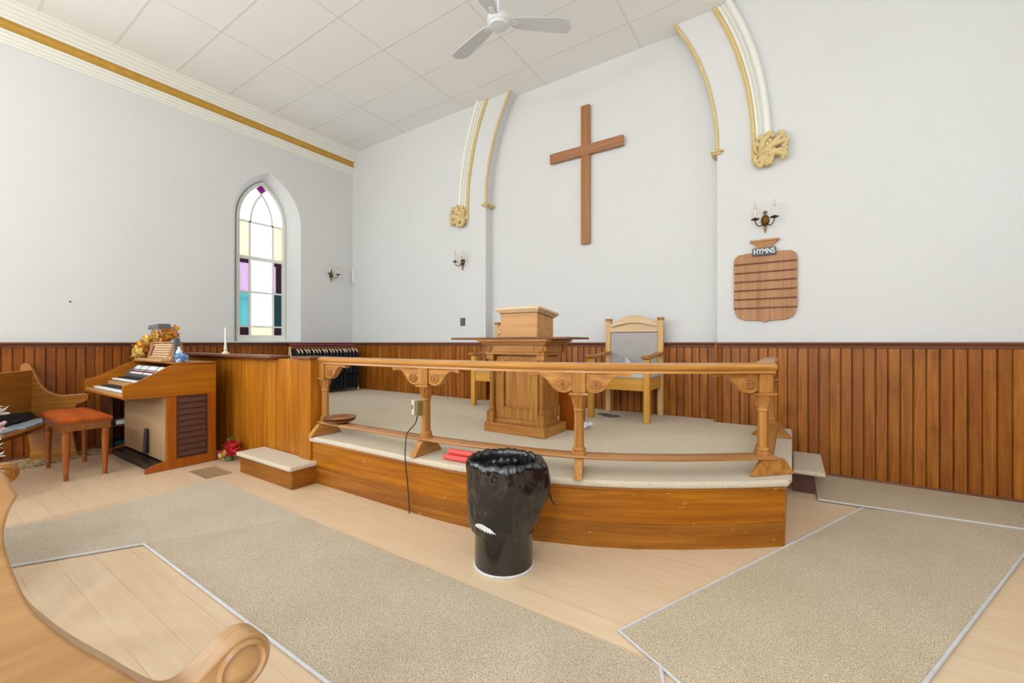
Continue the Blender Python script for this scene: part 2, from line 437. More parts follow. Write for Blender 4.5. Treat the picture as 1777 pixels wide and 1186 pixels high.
# left wall with a splayed pointed window opening
WY, WW, WB = 3.28, 0.49, 0.36    # centre, half width at the room side, half width at the frame
ZB, ZSP = 1.215, 3.06
def lancet(hw, rise, z0, zs, yc=WY, n=12):
    """outline of a pointed arch: counter-clockwise from bottom left, list of (y, z)"""
    R = (hw * hw + rise * rise) / (2 * hw)
    pts = [(yc - hw, z0)]
    for i in range(n + 1):
        z = zs + rise * i / n; pts.append((yc - hw + (R - math.sqrt(max(0, R * R - (z - zs) ** 2))), z))
    for i in range(n - 1, -1, -1):
        z = zs + rise * i / n; pts.append((yc + hw - (R - math.sqrt(max(0, R * R - (z - zs) ** 2))), z))
    pts.append((yc + hw, z0)); return pts
front = lancet(WW, 0.70, ZB, ZSP); back = lancet(WB, 0.62, ZB + 0.02, ZSP)
b = MB()
n = len(front)
vs = [(XL, y, z) for y, z in front]
# wall surface around the opening (two halves meeting above the apex)
mid = n // 2
b.add([(XL, YF, 0), (XL, WY, 0), (XL, WY, ZB)] + [(XL, y, z) for y, z in front[:mid + 1]] + [(XL, WY, ZC), (XL, YF, ZC)], [tuple(range(3 + mid + 1 + 2))])
b.add([(XL, YR, 0), (XL, WY, 0), (XL, WY, ZB)] + [(XL, y, z) for y, z in front[::-1][:n - mid]] + [(XL, WY, ZC), (XL, YR, ZC)], [tuple(range(3 + n - mid + 2))])
XW = XL - 0.25
vs = [(XL, y, z) for y, z in front] + [(XW, y, z) for y, z in back]
b.add(vs, [(i, (i + 1) % n, (i + 1) % n + n, i + n) for i in range(n)])
# the outer face of the wall
b.add([(XW - 0.1, YF, 0), (XW - 0.1, WY, 0), (XW - 0.1, WY, ZB + 0.02)] + [(XW - 0.1, y, z) for y, z in back[:mid + 1]] + [(XW - 0.1, WY, ZC), (XW - 0.1, YF, ZC)], [tuple(range(3 + mid + 1 + 2))])
b.add([(XW - 0.1, YR + 0.2, 0), (XW - 0.1, WY, 0), (XW - 0.1, WY, ZB + 0.02)] + [(XW - 0.1, y, z) for y, z in back[::-1][:n - mid]] + [(XW - 0.1, WY, ZC), (XW - 0.1, YR + 0.2, ZC)], [tuple(range(3 + n - mid + 2))])
b.add([(XW, y, z) for y, z in back] + [(XW - 0.1, y, z) for y, z in back], [(i, (i + 1) % n, (i + 1) % n + n, i + n) for i in range(n)])
structure(b.build('wall_left', M['wall'], origin=False))

# window joinery
win = bpy.data.objects.new('window_1', None); col.objects.link(win); win.location = (XW, WY, ZB); win['kind'] = 'structure'
SHIFT[win.name] = Vector((XW, WY, ZB))
fo = lancet(WB, 0.62, 1.235, ZSP); fi = lancet(WB - 0.048, 0.56, 1.315, ZSP)
b = MB()
def ring(b, o_, i_, x0, x1):
    n = len(o_)
    vs = [(x0, y, z) for y, z in o_] + [(x0, y, z) for y, z in i_] + [(x1, y, z) for y, z in o_] + [(x1, y, z) for y, z in i_]
    fs = []
    for k in range(n):
        k2 = (k + 1) % n
        fs += [(k, k2, n + k2, n + k), (2 * n + k, 3 * n + k, 3 * n + k2, 2 * n + k2), (n + k, n + k2, 3 * n + k2, 3 * n + k), (k, 2 * n + k, 2 * n + k2, k2)]
    b.add(vs, fs)
ring(b, fo, fi, XW + 0.03, XW - 0.05)
b.box(XW - 0.035, XW + 0.035, WY - WB + 0.01, WY + WB - 0.01, 2.455, 2.505)       # meeting rail
b.box(XW - 0.03, XW + 0.12, WY - WB - 0.02, WY + WB + 0.02, 1.215, 1.245)         # sill board
b.build('window_frame', M['winframe'], win, smooth=35)
yl, yr = WY - 0.165, WY + 0.175
b = MB()
for yy in (yl, yr):
    b.box(XW - 0.012, XW + 0.018, yy - 0.015, yy + 0.015, 1.315, 2.46); b.box(XW - 0.012, XW + 0.012, yy - 0.013, yy + 0.013, 2.50, 3.03)
b.box(XW - 0.012, XW + 0.012, WY - 0.32, WY + 0.32, 3.015, 3.042)
b.box(XW - 0.012, XW + 0.012, WY - 0.32, WY + 0.32, 1.955, 1.980)
b.box(XW - 0.012, XW + 0.012, WY - 0.32, WY + 0.32, 1.433, 1.456)
io = lancet(0.172, 0.47, 3.03, 3.03, WY + 0.005)[1:-1]; ii = lancet(0.146, 0.425, 3.03, 3.03, WY + 0.005)[1:-1]
for k in range(len(io) - 1):
    q = [io[k], io[k + 1], ii[k + 1], ii[k]]
    b.prism(q, XW - 0.012, XW + 0.012, 'yz')
b.build('glazing_bars', M['winframe'], win)
def pane(y0, y1, z0, z1, m): return MB().box(XW - 0.006, XW - 0.002, y0, y1, z0, z1).build('pane', M[m], win)
ya, yb_ = WY - 0.315, WY + 0.315
pane(yl, yr, 1.976, 2.46, 'g_clear'); pane(yl, yr, 1.453, 1.958, 'g_clear'); pane(yl, yr, 1.31, 1.437, 'g_yellow')
pane(ya, yl, 1.976, 2.40, 'g_pink'); pane(yr, yr + 0.05, 1.976, 2.40, 'g_pink'); pane(yr + 0.05, yb_, 1.976, 2.40, 'g_purple')
pane(ya, yl, 2.40, 2.46, 'g_purple'); pane(yr, yb_, 2.40, 2.46, 'g_purple')
pane(ya, yl, 1.453, 1.958, 'g_cyan'); pane(yr, yb_, 1.453, 1.958, 'g_teal')
pane(ya, yl, 1.31, 1.437, 'g_purple'); pane(yr, yb_, 1.31, 1.437, 'g_purple')
pane(yl, yr, 2.50, 3.02, 'g_clear'); pane(ya, yl, 2.50, 3.02, 'g_yellow'); pane(yr, yb_, 2.50, 3.02, 'g_yellow')
b = MB(); b.add([(XW - 0.004, y, z) for y, z in fi[1:-1]], [tuple(range(len(fi) - 2))]); b.build('pane', M['g_clear'], win)
b = MB(); b.prism([(WY, 3.63), (WY + 0.07, 3.56), (WY, 3.49), (WY - 0.07, 3.56)], XW - 0.001, XW + 0.002, 'yz'); b.build('pane', M['g_magenta'], win)
b = MB()
for p, q in (((WY - 0.075, 3.56), (WY, 3.485)), ((WY, 3.485), (WY + 0.075, 3.56))):
    b.tube([(XW + 0.002, p[0], p[1]), (XW + 0.002, q[0], q[1])], 0.007, 6)
b.build('diamond_bar', M['winframe'], win)
MB().box(XW - 0.09, XW - 0.07, WY - 0.34, WY + 0.34, 1.845, 1.875).build('storm_sash_bar', M['winframe'], win)
# unseen nave windows are daylight sources only (area lights above)

# wainscot: beaded boards with a moulded cap
def wain(name, axis, a0, a1, face, inward, pitch, off, mat, cap, z0=0.0, ztop=1.165):
    b = MB(); k0 = math.floor((a0 - off) / pitch) ; a = off + k0 * pitch
    prof = []
    def P(u, d): return (u, face + inward * d) if axis == 'x' else (face + inward * d, u)
    while a < a1:
        for u, d in ((0.000, 0.002), (0.0052, 0.002), (0.0062, 0.018), (0.0082, 0.0222), (0.0104, 0.0215), (0.0112, 0.0185), (0.0122, 0.0215), (pitch - 0.002, 0.022), (pitch - 0.0006, 0.014)):
            if a0 <= a + u <= a1: prof.append((a + u, d))
        a += pitch
    prof = [(a0, 0.004)] + prof + [(a1, 0.004)]
    vs = [P(u, d) + (z0,) for u, d in prof] + [P(u, d) + (ztop,) for u, d in prof]; m = len(prof)
    b.add(vs, [(i, i + 1, i + 1 + m, i + m) for i in range(m - 1)])
    o = structure(b.build(name, mat, origin=False))
    b = MB()
    pts = [(0, 1.150), (0.026, 1.150), (0.030, 1.158), (0.030, 1.168), (0.036, 1.174), (0.040, 1.182), (0.058, 1.186), (0.062, 1.194), (0.058, 1.202), (0, 1.204)]
    q = [(face + inward * d, z) for d, z in pts]
    if axis == 'x': b.prism([(y, z) for y, z in q], a0, a1, 'yz')
    else: b.prism(q, a0, a1, 'xz')
    b.build('wainscot_cap', cap, o)
    b = MB()
    if axis == 'x': b.prism([(face, z0), (face + inward * 0.034, z0), (face + inward * 0.030, z0 + 0.03), (face, z0 + 0.03)], a0, a1, 'yz')
    else: b.prism([(face, z0), (face + inward * 0.034, z0), (face + inward * 0.030, z0 + 0.03), (face, z0 + 0.03)], a0, a1, 'xz')
    b.build('wainscot_foot', cap, o)
wain('trim_1', 'x', XL, CX - HW, YB, -1, 0.0785, -0.04, M['wain_back'], M['cap'])
wain('trim_2', 'x', CX - HW, CX + HW, YR, -1, 0.0785, -0.04, M['wain_back'], M['cap'])
wain('trim_3', 'x', CX + HW, XR, YB, -1, 0.0785, -0.04, M['wain_back'], M['cap'])
wain('trim_4', 'y', YF, YB, XL, 1, 0.0755, 0.0, M['wain_left'], M['cap_y'])
wain('trim_5', 'y', YF, YB, XR, -1, 0.0755, 0.0, M['wain_left'], M['cap_y'])
# recess returns of the wainscot
b = MB(); b.box(CX - HW, CX - HW + 0.020, YB - 0.020, YR, 0, 1.2); b.box(CX + HW - 0.020, CX + HW, YB - 0.020, YR, 0, 1.2)
structure(b.build('trim_6', M['wain_back'], origin=False))

# cornice on the left wall
def cornice(x0, s_, nm):
    pr_ = [(0, 4.60), (0.15, 4.60), (0.15, 4.578), (0.135, 4.570), (0.128, 4.540), (0.108, 4.528), (0.104, 4.500), (0.088, 4.490), (0.084, 4.462), (0.068, 4.452), (0.066, 4.425), (0, 4.425)]
    lo = [(0, 4.325), (0.050, 4.325), (0.050, 4.300), (0.036, 4.292), (0.034, 4.262), (0.022, 4.254), (0.020, 4.228), (0.010, 4.222), (0.008, 4.198), (0, 4.196)]
    b = MB(); b.prism([(x0 + s_ * d, z) for d, z in pr_], YF, YB, 'xz'); b.prism([(x0 + s_ * d, z) for d, z in lo], YF, YB, 'xz')
    o = structure(b.build(nm, M['trimwhite'], origin=False))
    b = MB(); b.prism([(x0 + s_ * d, z) for d, z in [(0, 4.425), (0.050, 4.425), (0.030, 4.41), (0.022, 4.375), (0.034, 4.34), (0.052, 4.325), (0, 4.325)]], YF, YB, 'xz')
    b.build('gold_band', M['gold'], o)
cornice(XL, 1, 'trim_7'); cornice(XR, -1, 'trim_8')

# inner arch bead, imposts
for sgn, nm in ((-1, 'trim_9'), (1, 'trim_10')):
    pts = [(CX + sgn * (HW - arch_off(z)), YB - 0.004, z) for z in arc_z]
    o = structure(MB().tube(pts, 0.017, 10).build(nm, M['palegold'], origin=False, smooth=60))
    cxp = CX + sgn * HW
    MB().box(cxp - 0.058, cxp + 0.058, YB - 0.04, YR, ZS - 0.03, ZS - 0.012).box(cxp - 0.042, cxp + 0.042, YB - 0.028, YR, ZS - 0.05, ZS - 0.03).build('impost', M['palegold'], o, bevel=0.004)
# outer arch mouldings
def outer_arch(sgn, nm):
    Z0 = 2.98
    zs_ = [Z0] + [3.10 + (ZC - 0.002 - 3.10) * i / 22 for i in range(23)]
    def off(z): return 0 if z <= 3.10 else 3.4 - math.sqrt(3.4 ** 2 - (z - 3.10) ** 2)
    def ext(prof, mat, name, par):
        b = MB(); m = len(prof); vs = []; fs = []
        for i, z in enumerate(zs_):
            dzs = (z - 3.10) / math.sqrt(max(1e-6, 3.4 ** 2 - (z - 3.1) ** 2)) if z > 3.1 else 0
            k = math.sqrt(1 + dzs * dzs)
            for u, d in prof: vs.append((CX + sgn * (1.79 - off(z) + u * k), YB - d, z))
        for i in range(len(zs_) - 1):
            for k in range(m):
                k2 = (k + 1) % m; fs.append((i * m + k, i * m + k2, (i + 1) * m + k2, (i + 1) * m + k))
        fs.append(tuple(range(m)))
        b.add(vs, fs); return b.build(name, mat, par, origin=False, smooth=35)
    pw = [(0.03, 0), (0.03, 0.030), (0.050, 0.034), (0.052, 0.022), (0.062, 0.022), (0.066, 0.040), (0.080, 0.050), (0.084, 0.036), (0.092, 0.036)]
    pw += [(0.092 + 0.033 - 0.033 * math.cos(a), 0.036 + 0.034 * math.sin(a)) for a in [PI * i / 8 for i in range(1, 8)]] + [(0.158, 0.02), (0.165, 0)]
    o = structure(ext(pw, M['trimwhite'], nm, None))
    ext([(-0.012, 0), (-0.012, 0.022), (0.002, 0.036), (0.018, 0.036), (0.030, 0.024), (0.030, 0)], M['palegold'], 'gold_bead', o)
outer_arch(-1, 'trim_11'); outer_arch(1, 'trim_12')

# leafy gilt corbels under the outer arches
def corbel(cx, mir, label):
    t_ = thing('acanthus_corbel', label, 'corbel', (cx, YB, 2.89), 0, 'gilded leaf corbels under the arch mouldings')
    rnd = random.Random(3)
    b = MB()
    root = Vector((cx - mir * 0.10, YB - 0.02, 3.01))
    for i, (ax, az, L, wv) in enumerate([(0.15, 1.0, 0.15, 0.030), (0.55, 0.9, 0.19, 0.032), (1.0, 0.75, 0.24, 0.030), (1.0, 0.3, 0.23, 0.034), (1.0, 0.0, 0.21, 0.032), (1.0, -0.3, 0.22, 0.030),
                                         (0.6, -0.7, 0.14, 0.030), (0.15, -1.0, 0.12, 0.028), (-0.25, -0.9, 0.08, 0.022), (-0.2, 0.7, 0.09, 0.02), (0.8, 0.55, 0.14, 0.034), (0.8, -0.12, 0.13, 0.034), (0.75, -0.5, 0.12, 0.03)]):
        d = Vector((mir * ax, 0, az)).normalized()
        n_ = 7; pts = []; rr = []
        side = Vector((-d.z, 0, d.x)) * (1 if i % 2 else -1)
        for j in range(n_ + 1):
            u = j / n_
            p = root + d * L * u + side * 0.02 * math.sin(u * PI) + Vector((0, -0.055 * math.sin(u * 2.2), 0))
            pts.append(p); rr.append(wv * (0.30 + 0.62 * math.sin(PI * min(1, u * 0.8 + 0.12))) )
        b.tube(pts, rr, 8)
        tip = pts[-1]
        for s_ in (-1, 0, 1):
            q = tip + side * s_ * wv * 0.75 + d * (0.006 if s_ == 0 else -0.01)
            b.lathe([(0.001, -0.022), (0.017, -0.014), (0.022, 0), (0.017, 0.014), (0.001, 0.022)], (q.x, q.y - 0.004, q.z), 'z', 8)
    b.build('leaves', M['palegold'], t_, smooth=60)
    MB().prism([(cx - mir * 0.145, 2.92), (cx - mir * 0.09, 2.90), (cx + mir * 0.02, 2.93), (cx + mir * 0.06, 3.02), (cx + mir * 0.02, 3.10), (cx - mir * 0.08, 3.13), (cx - mir * 0.145, 3.10)], YB - 0.025, YB, 'xz').build('backing', M['palegold'], t_, bevel=0.006)
corbel(-0.165, 1, 'gilded plaster leaf corbel to the right of the cross, above the hymn board')
corbel(-4.055, -1, 'gilded plaster leaf corbel to the left of the cross')

# ---------------------------------------------------------------- the platform
edge = [(-3.435, 2.075), (-3.2, 2.078), (-2.9, 2.080), (-2.55, 2.085), (-2.2, 2.09), (-1.9, 2.105), (-1.6, 2.14), (-1.3, 2.205), (-1.0, 2.315), (-0.75, 2.44), (-0.5, 2.60), (-0.25, 2.78), (-0.036, 2.955)]
def grow(pts, d):
    out = []
    for i, p in enumerate(pts):
        a = Vector(pts[max(i - 1, 0)]); b_ = Vector(pts[min(i + 1, len(pts) - 1)]); t_ = (b_ - a).normalized()
        out.append((p[0] + t_.y * d, p[1] - t_.x * d))
    return out
plat = thing('platform', 'raised curved chancel platform of worn pine boards under grey-beige carpet', 'platform', (-2.0, 3.4, 0))
def slab(b, e, z0, z1, back=YB - 0.036, xl=None, xr=None):
    pts = list(e) + [(e[-1][0] if xr is None else xr, back), (e[0][0] if xl is None else xl, back)]
    b.prism(pts, z0, z1, 'xy')
b = MB(); slab(b, edge, 0.0, 0.145); b.build('lower_board', M['riser_low'], plat, smooth=25)
b = MB(); slab(b, grow(edge, 0.004), 0.148, 0.343); b.build('upper_board', M['riser'], plat, smooth=25)
b = MB(); slab(b, grow(edge, 0.020), 0.343, 0.356); b.build('moulding', M['riser'], plat, bevel=0.004)
b = MB()
e2 = grow(edge, 0.030); e2[0] = (-3.43, e2[0][1])
xr = 0.0
top = [(-3.43, 2.03)] + e2[1:] + [(xr, 3.02), (xr, YB - 0.036)] + [(CX + HW - 0.024, YB - 0.036), (CX + HW - 0.024, YR - 0.036), (CX - HW + 0.024, YR - 0.036), (CX - HW + 0.024, YB - 0.036)] + [(XL + 0.036, YB - 0.036), (XL + 0.036, 2.235), (-3.43, 2.235)]
b.prism(top, 0.357, 0.40, 'xy')
b.build('carpet_top', M['carpet'], plat, bevel=0.018, seg=4)
MB().box(XL + 0.04, -3.46, 2.21, YB - 0.04, 0.0, 0.356).build('choir_floor', M['riser'], plat)
MB().box(CX - HW + 0.024, CX + HW - 0.024, YB - 0.036, YR - 0.036, 0, 0.356).build('recess_floor', M['riser'], plat)

def step(x0, x1, y0, y1, h, label, side):
    t_ = thing('step', label, 'step', ((x0 + x1) / 2, (y0 + y1) / 2, 0))
    MB().box(x0 + 0.015, x1 - 0.015, y0 + 0.02, y1, 0, h - 0.035).build('riser_box', side, t_, bevel=0.002)
    MB().box(x0 - 0.01, x1, y0 - 0.01, y1, h - 0.035, h + 0.004).build('carpet_top', M['carpet'], t_, bevel=0.016, seg=4)
step(-4.28, -3.37, 1.845, 2.095, 0.185, 'low carpeted wooden step at the left end of the platform, in front of the partition', M['riser_low'])
t_ = thing('step', 'low carpeted step against the wall at the right end of the platform', 'step', (0.1, 4.3, 0))
MB().box(0.004, 0.15, 4.10, 4.69, 0, 0.165).build('riser_box', M['darkwood'], t_)
MB().box(0.004, 0.215, 4.0, 4.69, 0.165, 0.20).build('carpet_top', M['carpet'], t_, bevel=0.014, seg=3)

# partition between organ and platform
pt = thing('choir_partition', 'varnished vertical-board partition beside the organ, at the left end of the platform', 'partition', (-5.0, 2.12, 0))
b = MB(); x = -6.53
while x < -3.63:
    x2 = min(x + 0.145, -3.625); b.box(x + 0.0008, x2 - 0.0008, 2.105, 2.135, 0, 1.048); x = x2
b.build('panel', M['panel'], pt, bevel=0.0015, seg=1)
b = MB(); b.box(-4.10, -4.085, 2.097, 2.106, 0, 1.048); b.box(-3.70, -3.625, 2.095, 2.106, 0, 1.048); b.build('batten', M['panel'], pt, bevel=0.002)
b = MB(); b.box(-6.53, -4.05, 2.02, 2.22, 1.052, 1.078); b.box(-6.53, -4.07, 2.05, 2.20, 1.038, 1.052); b.build('cap', M['cap'], pt, bevel=0.005)
b = MB(); b.box(-3.62, -3.437, 2.055, 2.20, 0, 1.055); b.build('end_post', M['panel'], pt, bevel=0.003)
b = MB(); b.box(-3.70, -3.42, 2.035, 2.23, 1.055, 1.078); b.build('end_cap', M['cap'], pt, bevel=0.005)

# ---------------------------------------------------------------- altar rail
rail = thing('altar_rail', 'curved oak altar rail on turned posts along the platform edge', 'railing', (-1.8, 2.5, 0.4))
RP = [(-3.47, 2.165), (-3.38, 2.165), (-2.8, 2.175), (-2.2, 2.20), (-1.6, 2.27), (-1.09, 2.385), (-0.6, 2.64), (-0.155, 2.975)]
rp = cr(RP, 6)
capprof = [(-0.050, 1.038), (-0.056, 1.048), (-0.056, 1.058), (-0.048, 1.070), (-0.020, 1.078), (0.020, 1.078), (0.048, 1.070), (0.056, 1.058), (0.056, 1.048), (0.050, 1.038), (0.036, 1.034), (0.040, 1.026), (0.040, 1.016), (-0.040, 1.016), (-0.040, 1.026), (-0.036, 1.034)]
b = MB(); b.sweep([(x, y, 0) for x, y in rp] + [(-0.105, 3.012, 0)], capprof)
b.build('handrail', M['rail'], rail, smooth=30)
b = MB(); b.sweep([(-0.150, 2.99, 0.0005), (-0.150, 4.32, 0.0005)], capprof)
b.build('return_handrail', M['rail'], rail, smooth=30)
strp = [(-0.052, 0.500), (-0.056, 0.507), (-0.053, 0.516), (-0.046, 0.520), (0.046, 0.520), (0.053, 0.516), (0.056, 0.507), (0.052, 0.500)]
b = MB(); b.sweep([(x, y, 0) for x, y in rp] + [(-0.10, 3.016, 0)], strp); b.build('stretcher', M['oak_h'], rail, smooth=30)
b = MB(); b.sweep([(-0.150, 3.06, 0), (-0.150, 4.32, 0)], strp); b.build('return_stretcher', M['oak_y'], rail, smooth=30)

def rpost(x, y, ang, brk, foot=True):
    """turned post with capital, block and scrolled brackets; ang = direction of the rail; brk = which sides carry a bracket"""
    xf = RZ(ang, (x, y, 0))
    b = MB()
    b.lathe([(0.046, 0.520), (0.046, 0.530), (0.038, 0.538), (0.042, 0.548), (0.040, 0.556), (0.031, 0.564), (0.0305, 0.575), (0.0285, 0.78), (0.034, 0.785), (0.034, 0.795), (0.030, 0.80),
             (0.031, 0.82), (0.036, 0.85), (0.046, 0.875), (0.048, 0.882)], seg=24, xf=xf)
    for k in range(10):                                   # leaf ribs of the capital
        a = 2 * PI * k / 10; ca, sa = math.cos(a), math.sin(a)
        b.tube([(ca * 0.031, sa * 0.031, 0.805), (ca * 0.036, sa * 0.036, 0.84), (ca * 0.047, sa * 0.047, 0.872)], [0.003, 0.006, 0.004], 6, xf=xf)
    p = b.build('post', M['oak'], rail, smooth=40)
    b = MB(); b.box(-0.058, 0.058, -0.058, 0.058, 0.882, 0.896, xf); b.box(-0.040, 0.040, -0.040, 0.040, 0.896, 1.020, xf)
    b.build('block', M['oak'], p, bevel=0.003)
    for s_ in brk:
        out = [(0.040, 1.018), (0.300, 1.018), (0.312, 1.010), (0.312, 0.996), (0.300, 0.988), (0.285, 0.992), (0.262, 1.000), (0.235, 0.998), (0.205, 0.980), (0.180, 0.950), (0.155, 0.918), (0.125, 0.898), (0.095, 0.892), (0.065, 0.897), (0.040, 0.910)]
        if not ang and False: pass
        b = MB(); b.prism([(s_ * u, z) for u, z in out], -0.026, 0.026, 'xz', xf)
        br = b.build('bracket', M['oak_x'], p, bevel=0.004)
        for fy in (-1, 1):
            b = MB(); c = (s_ * 0.100, fy * 0.027, 0.945)
            b.lathe([(0.034, 0), (0.034, fy * 0.006), (0.028, fy * 0.007), (0.027, fy * 0.002), (0.001, fy * 0.002)], c, 'y', 20, xf)
            for k in range(6):
                a = 2 * PI * k / 6
                q = (c[0] + 0.016 * math.cos(a), c[1] + fy * 0.004, c[2] + 0.016 * math.sin(a))
                b.lathe([(0.001, -0.006), (0.008, -0.003), (0.009, 0.001), (0.006, 0.006), (0.001, 0.008)], q, 'y', 8, xf)
            b.lathe([(0.001, -0.009), (0.006, -0.005), (0.007, 0.003), (0.001, 0.009)], (c[0], c[1] + fy * 0.006, c[2]), 'y', 8, xf)
            b.build('rosette', M['oak'], br, smooth=50)
    if foot:
        b = MB(); b.prism([(-0.150, 0.402), (0.150, 0.402), (0.070, 0.499), (-0.070, 0.499)], -0.024, 0.024, 'yz', xf)
        b.build('foot', M['oak_y'], rail, bevel=0.003)
def pang(x0):
    for i in range(len(rp) - 1):
        if rp[i][0] <= x0 <= rp[i + 1][0]:
            t_ = (x0 - rp[i][0]) / (rp[i + 1][0] - rp[i][0]); y = rp[i][1] * (1 - t_) + rp[i + 1][1] * t_
            return y, math.atan2(rp[i + 1][1] - rp[i][1], rp[i + 1][0] - rp[i][0])
y_, a_ = pang(-3.395); rpost(-3.395, y_, a_, (1,))
y_, a_ = pang(-2.205); rpost(-2.205, y_, a_, (-1, 1))
y_, a_ = pang(-1.09); rpost(-1.09, y_, a_, (-1, 1))
rpost(-0.150, 3.0, math.atan2(0.335, 0.445) * 0.9, (-1,), False)
b = MB(); xf = RZ(PI * 0.25, (-0.14, 3.03, 0)); b.prism([(-0.15, 0.402), (0.15, 0.402), (0.075, 0.499), (-0.075, 0.499)], -0.07, -0.04, 'xz', xf); b.build('foot', M['oak_x'], rail, bevel=0.003)
rpost(-0.150, 4.22, PI / 2, (-1,))

# ---------------------------------------------------------------- pulpit
pu = thing('pulpit', 'carved oak pulpit with arched front panel and reading desk behind the rail', 'pulpit', (-2.02, 3.26, 0.4))
X0, X1, Y0, Y1 = -2.33, -1.705, 3.05, 3.46
b = MB(); b.box(X0, X1, Y0, Y1, 0.401, 0.485)
b.build('plinth', M['oak_x'], pu, bevel=0.006)
b = MB()
for k, (dz, e) in enumerate(((0.485, 0.045), (0.495, 0.055), (0.51, 0.068))): b.box(X0 + e, X1 - e, Y0 + e, Y1 - e, dz, dz + 0.018)
b.build('base_moulding', M['oak_x'], pu, bevel=0.004)
bx0, bx1, by0, by1 = X0 + 0.075, X1 - 0.075, Y0 + 0.075, Y1 - 0.03
b = MB(); b.box(bx0, bx1, by0, by1, 0.50, 1.10); b.build('body', M['oak'], pu, bevel=0.003)
def arch_frame(w_, z0, z1, rise, fw):
    """frame board with an arched opening, in (u, z), as a strip of quads"""
    inner = [(-w_, z0)] + [(-w_ * math.cos(a), z1 + rise * math.sin(a)) for a in [PI * i / 12 for i in range(13)]] + [(w_, z0)]
    return inner
inner = arch_frame(0.145, 0.62, 0.93, 0.085, 0)
outer = [(-0.215, 0.53)] + [(-0.215 + 0.43 * i / 12, 1.08) for i in range(13)] + [(0.215, 0.53)]
cxp = (bx0 + bx1) / 2
b = MB(); n = len(inner)
for yv in (by0 - 0.018, by0):
    pass
vs = [(cxp + u, by0 - 0.018, z) for u, z in outer] + [(cxp + u, by0 - 0.018, z) for u, z in inner] + [(cxp + u, by0, z) for u, z in outer] + [(cxp + u, by0, z) for u, z in inner]
fs = []
for k in range(n):
    k2 = (k + 1) % n
    fs += [(k, k2, n + k2, n + k), (n + k, n + k2, 3 * n + k2, 3 * n + k), (k, 2 * n + k, 2 * n + k2, k2)]
b.add(vs, fs); b.build('front_frame', M['oak'], pu)
b = MB(); b.tube([(cxp + u * 0.97, by0 - 0.014, z + (0.004 if z < 0.7 else -0.004)) for u, z in inner] + [(cxp - 0.14, by0 - 0.014, 0.624)], 0.006, 6); b.build('arch_bead', M['oak'], pu, smooth=60)
# carved spandrels
b = MB()
for s_ in (-1, 1):
    for k, (u, z, du, dz) in enumerate([(0.17, 1.00, -0.05, 0.02), (0.17, 1.00, 0.01, -0.07), (0.15, 1.03, -0.08, 0.02), (0.18, 0.97, 0.0, -0.05), (0.10, 1.05, -0.06, -0.005)]):
        b.tube([(cxp + s_ * u, by0 - 0.02, z), (cxp + s_ * (u + du * 0.5), by0 - 0.028, z + dz * 0.5 + 0.01), (cxp + s_ * (u + du), by0 - 0.02, z + dz)], [0.004, 0.009, 0.003], 6)
b.lathe([(0.001, -0.01), (0.022, -0.004), (0.024, 0.004)], (cxp, by0 - 0.018, 1.045), 'y', 12)
b.build('spandrel_carving', M['oak'], pu, smooth=60)
# side panel frame
for sa, sb_ in ((bx1, bx1 + 0.014), (bx0 - 0.014, bx0)):
    b = MB()
    for z0, z1, ya_, yb2 in ((0.53, 0.62, by0, by1), (1.0, 1.08, by0, by1), (0.62, 1.0, by0, by0 + 0.06), (0.62, 1.0, by1 - 0.06, by1)): b.box(sa, sb_, ya_, yb2, z0, z1)
    b.build('side_frame', M['oak'], pu, bevel=0.003)
for cxn, cyn in ((X0 + 0.052, Y0 + 0.052), (X1 - 0.052, Y0 + 0.052)):
    b = MB(); b.box(cxn - 0.036, cxn + 0.036, cyn - 0.036, cyn + 0.036, 0.485, 0.585)
    b.lathe([(0.030, 0.585), (0.032, 0.592), (0.026, 0.600), (0.029, 0.608), (0.023, 0.618), (0.0225, 0.63), (0.0205, 0.97), (0.025, 0.975), (0.021, 0.985), (0.024, 1.02), (0.032, 1.05)], (cxn, cyn, 0), seg=20)
    b.box(cxn - 0.036, cxn + 0.036, cyn - 0.036, cyn + 0.036, 1.05, 1.10)
    b.build('column', M['oak'], pu, smooth=40)
fx0, fx1, fy0, fy1 = X0 + 0.005, X1 - 0.005, Y0 + 0.005, Y1 - 0.005
b = MB(); b.box(fx0, fx1, fy0, fy1, 1.095, 1.112); b.box(fx0 + 0.008, fx1 - 0.008, fy0 + 0.008, fy1 - 0.008, 1.112, 1.185)
b.box(fx0 + 0.10, fx1 - 0.10, fy0 + 0.002, fy0 + 0.01, 1.122, 1.176); b.box(fx1 - 0.01, fx1 - 0.002, fy0 + 0.08, fy1 - 0.08, 1.122, 1.176)
b.build('frieze', M['oak_x'], pu, bevel=0.003)
for cxn in (fx0 + 0.045, fx1 - 0.045):
    MB().lathe([(0.030, 0.009), (0.030, -0.004), (0.023, -0.008), (0.019, -0.001), (0.013, -0.001), (0.009, -0.008), (0.001, -0.010)], (cxn, fy0, 1.148), 'y', 24).build('roundel', M['oak'], pu, smooth=45)
for cyn in (fy0 + 0.04, fy1 - 0.04):
    MB().lathe([(0.030, -0.009), (0.030, 0.004), (0.023, 0.008), (0.019, 0.001), (0.013, 0.001), (0.009, 0.008), (0.001, 0.010)], (fx1, cyn, 1.148), 'x', 24).build('roundel', M['oak'], pu, smooth=45)
b = MB()
for e, z0, z1 in ((0.010, 1.182, 1.192), (0.022, 1.192, 1.200), (0.034, 1.200, 1.210), (0.050, 1.210, 1.228)):
    b.box(X0 - e, X1 + e, Y0 - e, Y1 + e * 0.3, z0, z1)
b.build('cornice', M['oak_x'], pu, bevel=0.003)
MB().box(-2.74, -1.50, 3.06, 3.50, 1.229, 1.247).build('table_board', M['cap'], pu, bevel=0.006)
b = MB()
